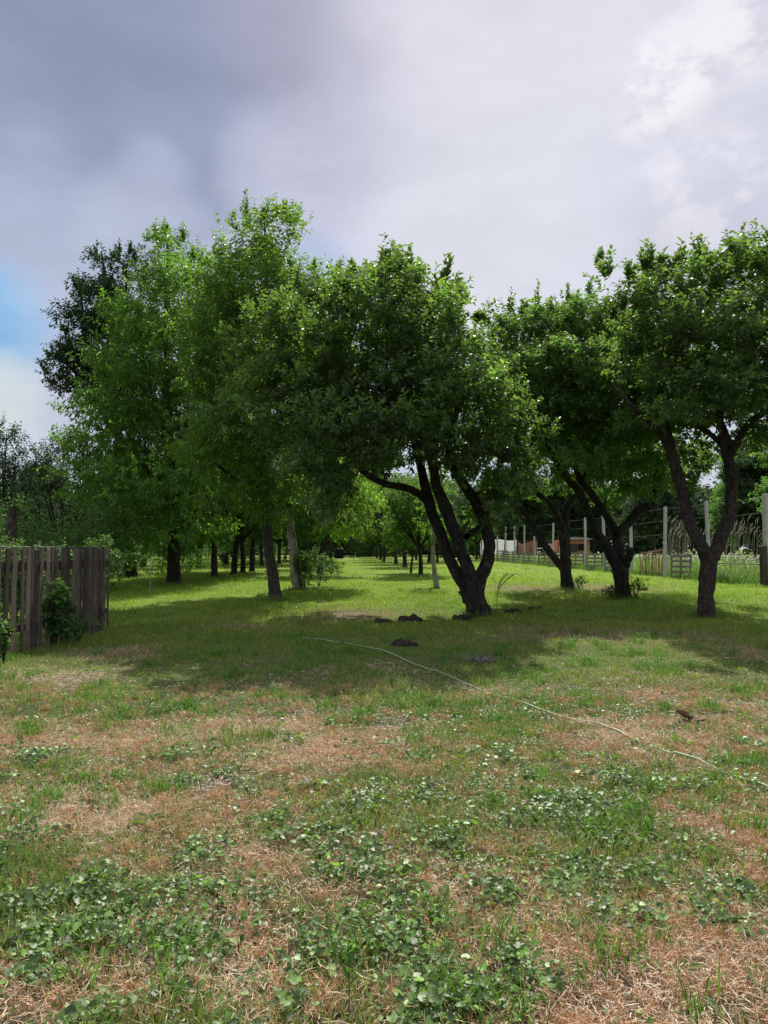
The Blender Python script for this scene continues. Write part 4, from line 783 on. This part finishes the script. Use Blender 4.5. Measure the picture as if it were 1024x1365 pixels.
# pale young tree
pb = G(581, 783)
make_tree('young_tree', 'tree', 'pale slim young tree left of the big forked trunk', pb,
    [pxlimb(28.4, [(582, 783, 0, 3.4), (579, 760, 0, 3), (577, 735, 0, 2.6), (577, 700, 0, 2.2), (580, 660, 0, 1.6), (578, 630, 0, 1)])],
    pxlobes(28.4, [(565, 690, 20), (590, 690, 18), (575, 660, 26), (560, 640, 22), (595, 645, 22), (578, 620, 22)], 1.3, 578), M['bark_pale'], M['leaf_walnut'], leaf=.13, aspect=.42, droop=.5, spacing=.34, most=80, per=5, k=8, spread=.3, slen=.4, up=0, tone=(1.1, 1.1, 1), flare=1.2, sides=8)

# ------------------------------------------------------------------ post and wire fence on the right
fr = empty('wire_fence', (fence_x(30), 30, 0), 'long row of tall pale posts with wire along the right of the orchard', 'fence'); o_ = np.array([fence_x(30), 30, 0])
posts = [(1020, 658), (943, 668), (886, 675), (841, 695), (805, 687), (780, 690), (757, 692), (737, 697), (713, 715), (699, 700), (686, 701), (674, 702), (663, 714), (655, 706), (648, 707), (642, 708)]
tops = []
for (px, py) in posts:
    Yq = FENCE_A * F / (px - 470); t_ = P(px, py, Yq); w = .12 if px != 1020 else .17
    m_ = MB(); q = t_.copy(); q[2] = 0; lx = rng.normal(0, .02)
    for z0 in range(6):
        pass
    m_.box(q + [0, 0, t_[2] / 2 - .1], (w, w, t_[2] + .2), .3 + rng.normal(0, .1), roll=lx, jit=.006); link('post', m_.mesh('post', [M['post']], o_), fr); tops.append(t_)
for hh in (.97, .80, .6):
    m_ = MB(); pts = []
    tt = [t for t, (px, py) in zip(tops, posts) if px not in (841, 713, 663)]
    for a_, b_ in zip(tt[:-1], tt[1:]):
        A_ = a_ * [1, 1, hh]; B_ = b_ * [1, 1, hh]; pts += [A_, (A_ + B_) / 2 - [0, 0, .06]]
    pts.append(tt[-1] * [1, 1, hh]); pts.insert(0, pts[0] + (pts[0] - pts[2])); m_.tube(np.array(pts), .0035, 4); link('wire', m_.mesh('wire', [M['wire']], o_), fr)
q = P(1018, 730, FENCE_A * F / 550 - .25); q[2] = 0; m_ = MB(); m_.box(q + [0, 0, .75], (.24, .16, 1.6), .2, jit=.01); link('post_base', m_.mesh('post_base', [M['post_wood']], o_), fr)
# pallets leaning on it
def pallet(loc, rz, w, h, label, first=[None]):
    if first[0] is None:
        r = empty('pallet', (0, 0, 0), label, 'pallet', 'wooden pallets standing along the wire fence'); 
        m_ = MB(); m2 = MB()
        for z in (.08, .3, .53, .76, .97): m_.box((0, -.045, z), (1.1, .018, .1), jit=.004)
        for x in (-.5, 0, .5): m2.box((x, 0, .52), (.07, .07, 1.04), jit=.004)
        link('board', m_.mesh('board', [M['pallet']]), r); link('stringer', m2.mesh('stringer', [M['pallet']]), r); first[0] = r
    else: r = dup(first[0], (0, 0, 0), 0, 1, label)
    r.location = loc; r.rotation_euler = (.06, 0, rz); r.scale = (w / 1.1, 1, h / 1.02); return r
pal = [(907, 1.05, 1.15, 'grey slatted pallet beside the stick fence, nearest of them'), (814, .85, 1.05, 'pallet half hidden behind the stump-like trunk'), (792, 1.2, 1.1, 'pallet right of the post beside the three-limbed tree'), (767, 1.2, 1.15, 'pallet directly right of the three-limbed tree trunk'),
       (741, 1.3, 1.2, 'dark pallet left of the three-limbed tree trunk'), (726, 1.2, 1.15, 'pallet in front of the orange wall, left of the dark one'), (705, 1.2, 1.1, 'pallet below the join of white sheeting and orange wall'), (691, 1.2, 1.15, 'small far pallet below the white sheeting'), (669, 1.3, 1.2, 'farthest dark pallet near the big forked trunk'), (678, 1.2, 1.1, 'second farthest pallet below the white sheeting')]
for (px, w, h, lab) in pal:
    Yq = FENCE_A * F / (px - 470) - .35; q = P(px, 730, Yq); pallet((q[0], Yq, 0), rng.normal(0.15, .12), w, h, lab)
# stick fence between posts
q0 = P(853, 730, 40.6) * [1, 1, 0]; q1 = P(884, 730, 38.6) * [1, 1, 0]; sf = empty('stick_fence', tuple(q0), 'short paling of reddish brown sticks beside a tall pale post', 'fence'); du = q1 - q0
for k in range(15):
    t_ = k / 14; c_ = q0 + du * t_ + [0, rng.normal(0, .02), 0]; hh = 1.25 + .22 * t_ + rng.normal(0, .05); m_ = MB(); tn = 1 + rng.normal(0, .25)
    m_.tube([c_, c_ + [rng.normal(0, .03), 0, hh * .5], c_ + [rng.normal(0, .05), 0, hh]], [.03, .027, .022], 5, col=(tn, tn * .95, tn * .9)); link('stick', m_.mesh('stick', [M['stick']], q0), sf)
m_ = MB(); m_.tube([q0 + [0, .05, 1.15], q1 + [0, .05, 1.35]], .03, 5, col=(.5, .5, .5)); link('rail', m_.mesh('rail', [M['stick']], q0), sf)
# metal bed frame leaning by the edge
q0 = P(955, 730, 32.8) * [1, 1, 0]; q1 = P(1014, 730, 31.2) * [1, 1, 0]; m_ = MB()
m_.tube(catmull([q0 + [0, 0, 0], q0 + [0, 0, .72], q0 + [.05, 0, .8], q1 + [-.05, 0, .8], q1 + [0, 0, .72], q1 + [0, 0, 0]], 5), .022, 6)
for t_ in (.33, .66): m_.tube([q0 + (q1 - q0) * t_, q0 + (q1 - q0) * t_ + [0, 0, .79]], .014, 5)
for z in (.25, .5): m_.tube([q0 + [0, 0, z], q1 + [0, 0, z]], .008, 4)
tag(link('metal_frame', m_.mesh('metal_frame', [M['rust']])), 'rusty tube frame standing in weeds right of the thick V-forked trunk', 'frame')
# weeds along the fence foot and the meadow behind it
wd = MB(); n = 15000; y = 28 + rng.random(n) ** 1.4 * 62; x = fence_x(y) + rng.normal(.1, .35, n); tall = vnoise(x, y, 1.5, 81); m = n
keep = rng.random(n) < .25 + tall; x, y, tall = x[keep], y[keep], tall[keep]; m = len(x)
blades(wd, x, y, (.12 + rng.random(m) * .4) * (.35 + tall * 1.0), .014 + rng.random(m) * .016, .2 + rng.random(m) * .5, gcol(m, (.10, .19, .05), .3))
n = 42000; y = 26 + rng.random(n) ** 1.3 * 60; x = fence_x(y) + .4 + rng.random(n) ** 1.2 * 26
blades(wd, x, y, .45 + rng.random(n) * .5, .018 + rng.random(n) * .018, .2 + rng.random(n) * .5, gcol(n, (.15, .24, .07), .25))
tag(link('meadow_grass', wd.mesh('meadow_grass', [M['grass']])), 'tall sunlit meadow grass and weeds along and beyond the wire fence', 'tall grass', kind='stuff')
fl = MB(); n = 2400; y = 30 + rng.random(n) * 40; x = fence_x(y) + .8 + rng.random(n) * 18; z = .7 + rng.random(n) * .35; r = .025 + rng.random(n) * .03
a = np.linspace(0, 2 * np.pi, 6, endpoint=False); V = np.stack([x, y, z], -1)[:, None] + r[:, None, None] * np.stack([np.cos(a), np.sin(a) , .3 * np.cos(a * 2)], -1)[None]
fl.add(V.reshape(-1, 3), np.arange(n * 6).reshape(-1, 6), 0)
tag(link('meadow_flowers', fl.mesh('meadow_flowers', [M['flower']])), 'scattered small white flower heads in the meadow beyond the fence', 'flowers', kind='stuff')
# tall dry stalks
def stalks(px0, px1, Yq, h, n, label):
    base = P((px0 + px1) / 2, 730, Yq) * [1, 1, 0]; w = (px1 - px0) / F * Yq; m_ = MB()
    for _ in range(n):
        b_ = base + [rng.uniform(-.5, .5) * w, rng.normal(0, .25), 0]; hh = h * (.7 + .3 * rng.random()); ln = rng.uniform(.1, .45)
        pts = catmull([b_, b_ + [ln * .2, 0, hh * .5], b_ + [ln * .6, 0, hh * .88], b_ + [ln * 1.2, 0, hh]], 4)
        m_.tube(pts, np.interp(np.linspace(0, 1, len(pts)), [0, .7, .74, .9, 1], [.007, .005, .016, .013, .003]), 5)
    return tag(link('reed_clump', m_.mesh('reed_clump', [M['pale_reed']])), label, 'reeds', 'clumps of dry reeds beyond the fence')
M['pale_reed'] = pmat('dry reed', (.20, .19, .13), (.38, .35, .26), 6, .9, 0)
stalks(888, 925, 40, 3.3, 46, 'dense clump of tall dry reeds left of the right-hand V-forked trunk')
stalks(930, 965, 38, 2.9, 20, 'dry reeds seen between the limbs of the right-hand tree')
stalks(966, 1014, 35, 3.1, 30, 'sparse bending dry reeds between the right-hand tree and the nearest post')

# ------------------------------------------------------------------ buildings beyond
def shed(name, label, x0, x1, y, h, wallm, depth=6, roofh=1.0, cat='building'):
    c_ = np.array([(x0 + x1) / 2, y, 0]); r = empty(name, tuple(c_), label, cat); w = x1 - x0
    m_ = MB(); m_.box((0, depth / 2, h / 2), (w, depth, h)); link('wall', m_.mesh('wall', [wallm]), r)
    m_ = MB(); m_.add(np.array([[-w / 2 - .3, -.3, h + .003], [w / 2 + .3, -.3, h + .003], [w / 2 + .3, depth / 2, h + roofh], [-w / 2 - .3, depth / 2, h + roofh], [-w / 2 - .3, depth + .3, h + .003], [w / 2 + .3, depth + .3, h + .003]]), [[0, 1, 2, 3], [3, 2, 5, 4]]); m_.add(np.array([[-w / 2, 0, h], [-w / 2, depth, h], [-w / 2, depth / 2, h + roofh - .05], [w / 2, 0, h], [w / 2, depth, h], [w / 2, depth / 2, h + roofh - .05]]), [[0, 1, 2], [3, 4, 5]])
    link('roof', m_.mesh('roof', [M['tin']]), r)
    m_ = MB(); m_.box((-w * .15, -.03, 1.0), (1.0, .06, 2.0)); link('door', m_.mesh('door', [M['post_wood']]), r)
    m_ = MB(); m_.box((w * .2, -.03, h * .62), (1.1, .06, .8)); link('window', m_.mesh('window', [M['dark_metal']]), r); return r
X_ = lambda px, Yq: (px - 512) / F * Yq
shed('brick_shed', 'orange walled shed seen just right of the three-limbed tree trunk', X_(752, 92), X_(786, 92), 92, 2.5, M['brick'], roofh=.35)
# sheeting hung on poles
def sheeting(name, label, pa, pb_, m, group=None, top0=2.6, yy=95, rip=0.):
    xc_ = X_((pa + pb_) / 2, yy); tp = empty(name, (xc_, yy, 0), label, 'tarpaulin'); xa, xb = X_(pa, yy) - xc_, X_(pb_, yy) - xc_; nu = 60; uu = np.linspace(xa, xb, nu); m_ = MB()
    top = top0 - (.22 + rip) * np.abs(np.sin(uu * 1.1 + rip * 9)) - rip * .6 * np.abs(np.sin(uu * 2.3)); dy = .18 * np.sin(uu * 3.1) + .08 * np.sin(uu * 9)
    V = np.concatenate([np.stack([uu, dy, np.full(nu, .6)], -1), np.stack([uu, dy * .3, top], -1), np.stack([uu, dy + .03, np.full(nu, .6)], -1), np.stack([uu, dy * .3 + .03, top], -1)])
    k = np.arange(nu - 1)[:, None]; m_.add(V, np.concatenate([k + [[0, 1, nu + 1, nu]], k + [[2 * nu, 2 * nu + 1, 3 * nu + 1, 3 * nu]]]), 0, (1, 1, 1), True)
    link('sheet', m_.mesh('sheet', [m]), tp)
    for x in np.linspace(xa, xb, 4):
        m_ = MB(); m_.tube([[x, .12, 0], [x, .12, 3.5]], .05, 6); link('pole', m_.mesh('pole', [M['post_wood']]), tp)
sheeting('white_sheeting', 'white sheeting hung upright beyond the far posts', 640, 689, M['tarp'])
sheeting('orange_sheeting', 'faded orange sheeting hung just right of the white sheeting', 690.5, 716, M['tarp_orange'], rip=.25)
sheeting('orange_sheeting', 'short orange sheeting left of the three-limbed tree trunk', 733, 750, M['tarp_orange'], rip=.3, yy=90)
# black barrel and bin on the path
pb = G(452, 744.5); m_ = MB(); m_.tube(np.array([[0, 0, 0], [0, 0, .05], [0, 0, .35], [0, 0, .7], [0, 0, 1.0], [0, 0, 1.05]]), [.42, .48, .52, .52, .47, .3], 16, rough=.0); r = empty('barrel', tuple(pb), 'black rounded barrel standing at the left of the path far off', 'barrel'); r.scale = (1.3, 1.3, 1.35)
link('drum', m_.mesh('drum', [M['dark_metal']]), r); m_ = MB(); m_.tube([[0, 0, 1.052], [0, 0, 1.09]], [.2, .18], 12); link('lid', m_.mesh('lid', [M['dark_metal']]), r)
pb = G(465, 744); r = empty('wheelbarrow', tuple(pb), 'low black cart beside the barrel on the far path', 'cart'); m_ = MB()
m_.add([[-.7, -.4, .35], [.7, -.4, .35], [.7, .4, .35], [-.7, .4, .35], [-.85, -.5, .85], [.9, -.5, .8], [.9, .5, .8], [-.85, .5, .85]], [[0, 3, 2, 1], [0, 1, 5, 4], [1, 2, 6, 5], [2, 3, 7, 6], [3, 0, 4, 7]]); link('tray', m_.mesh('tray', [M['dark_metal']]), r)
m_ = MB(); a = np.linspace(0, 2 * np.pi, 17); m_.tube(np.stack([.3 * np.cos(a) + .5, 0 * a, .3 * np.sin(a) + .3], -1), .05, 6, cap=False); link('wheel', m_.mesh('wheel', [M['dark_metal']]), r)

# ------------------------------------------------------------------ molehills
def molehill(px, py, w, h, label, m='soil', lumps=9):
    c_ = G(px, py); Yq = c_[1]; wm = w / F * Yq; hm = h / F * Yq * .8; mb = MB(); c_[2] = float(hz(c_[0], c_[1]))
    for k in range(lumps):
        f = rng.random(); ox, oy = rng.uniform(-.5, .5) * wm * .8, rng.uniform(-.5, .5) * wm * .5; r = wm * .2 * (.6 + .6 * rng.random())
        nu, nv = 12, 7; th = np.linspace(0, np.pi, nv)[:, None]; ph = np.linspace(0, 2 * np.pi, nu, endpoint=False)[None]
        d = np.stack([np.sin(th) * np.cos(ph), np.sin(th) * np.sin(ph), np.cos(th) + 0 * ph], -1) * (1 + rng.normal(0, .16, (nv, nu, 1))); d[0] = d[0, 0]; d[-1] = d[-1, 0]
        V = (d * [r, r * .8, hm * (.35 + .3 * rng.random())] + [ox, oy, hm * .28 * (1 - abs(ox) / wm)]).reshape(-1, 3)
        q = np.arange(nv - 1)[:, None] * nu; j = np.arange(nu)[None]; mb.add(V, np.stack([q + j, q + nu + j, q + nu + (j + 1) % nu, q + (j + 1) % nu], -1).reshape(-1, 4), 0, None, False)
    for k in range(26):                                        # crumbs
        ox, oy = rng.normal(0, .42) * wm, rng.normal(0, .3) * wm; s = rng.uniform(.012, .03); ox *= .6; oy *= .5; mb.box((ox, oy, s * .4 + hm * .4 * max(0, 1 - 2 * abs(ox) / wm - 2 * abs(oy) / wm)), (s, s * .8, s * .8), rng.random() * 3, rng.random(), rng.random(), jit=s * .2)
    o = link('molehill', mb.mesh('molehill', [M[m]])); o.location = tuple(c_); return tag(o, label, 'molehill', 'molehills in the lawn')
for a_ in [(510, 831, 27, 9, 'low dark molehill, leftmost of the row before the big forked tree'), (548, 829, 34, 14, 'tall black molehill in two lumps, right of the leftmost one'), (616, 826, 24, 11, 'dark molehill touching the foot of the big forked tree'), (686, 817, 23, 8, 'dark molehill right of the big forked trunk, the nearer of a pair'), (713, 813, 20, 8, 'dark molehill right of the big forked trunk, the farther of a pair'),
           (540, 861, 32, 13, 'scattered molehill in the shade on its own, below the row'), (645, 884, 34, 13, 'greyish flat molehill nearest the camera', 'soil_dry'), (608, 880, 18, 5, 'thin spread of soil just left of the nearest molehill', 'soil_dry', 5), (581, 785, 11, 4, 'tiny molehill by the pale young tree', 'soil', 5), (785, 829, 22, 5, 'flat molehill halfway between the forked tree and the right-hand tree', 'soil', 5), (187, 832, 14, 5, 'tiny flat molehill right of the wooden fence', 'soil', 5)]:
    molehill(*a_)

# ------------------------------------------------------------------ hose in the grass
hp = [(402, 851), (435, 855), (470, 859), (505, 868), (540, 882), (575, 895), (610, 909), (655, 925), (700, 940), (745, 955), (790, 965), (830, 980), (862, 992), (900, 1010), (940, 1022), (980, 1038), (1024, 1056), (1080, 1075)]
pts = catmull([G(*p) for p in hp], 8); pts[:, 2] = hz(pts[:, 0], pts[:, 1]) + (.029 - .008 * (pts[:, 1] > 5.4)) + .011 * np.sin(np.arange(len(pts)) * .31) + .002 * np.sin(np.arange(len(pts)) * 1.1)
m_ = MB(); m_.tube(pts, .0078, 8); tag(link('garden_hose', m_.mesh('garden_hose', [M['hose']])), 'pale green hose lying in a long curve through the grass', 'hose')
# dead leaf and a long-leaved plant by the big tree
m_ = MB(); c_ = G(922, 966); n = 7; B = c_ + rng.normal(0, .03, (n, 3)) + [0, 0, .05]; D = unit(rng.normal(size=(n, 3)) * [1, 1, .4]); Nn = unit(np.cross(D, rng.normal(size=(n, 3)))); add_leaves(m_, B, D, Nn, np.full(n, .11), np.full(n, .06), np.ones((n, 3)), .5)
tag(link('dead_leaves', m_.mesh('dead_leaves', [M['dead']])), 'curled dead brown leaves in the turf on the right', 'dead leaf')
m_ = MB(); c_ = G(662, 812)
for k in range(9):
    a = rng.uniform(-.6, 1.0); pts = catmull([c_, c_ + [.1 * a, 0, .5], c_ + [.45 * a + .1, .05, .85], c_ + [.75 * a + .15, .05, .6 + .1 * rng.random()]], 5); V = []
    for q, w in zip(pts, np.interp(np.linspace(0, 1, len(pts)), [0, .5, 1], [.006, .010, .002])): V += [q - [0, w, w * .7], q + [0, w, w * .7]]
    nq = len(pts); m_.add(V, [[2 * i, 2 * i + 1, 2 * i + 3, 2 * i + 2] for i in range(nq - 1)], 0, (.6, .7, .6))
tag(link('long_leaved_plant', m_.mesh('long_leaved_plant', [M['leaf_bush']])), 'tuft of long arching leaves beside the big forked trunk', 'plant')
# a tall single weed close to the camera
c_ = G(465, 1352); m_ = MB(); m_.tube([c_, c_ + [.002, 0, .1], c_ + [0, 0, .19]], .002, 5, 0, col=(1, 1, 1)); n = 6; t_ = np.linspace(.45, 1, n)[:, None]; B = c_ + np.array([0, 0, .19]) * t_; aa = np.arange(n) * 2.4; D = unit(np.stack([np.cos(aa), np.sin(aa), np.full(n, 1.3)], -1)); Nn = unit(np.array([0, 0, 1.]) - D * D[:, 2:]); add_leaves(m_, B, D, Nn, np.full(n, .05), np.full(n, .02), np.ones((n, 3)) * .9)
tag(link('tall_weed', m_.mesh('tall_weed', [M['leaf_bush']])), 'single upright weed near the bottom edge of the view', 'plant')
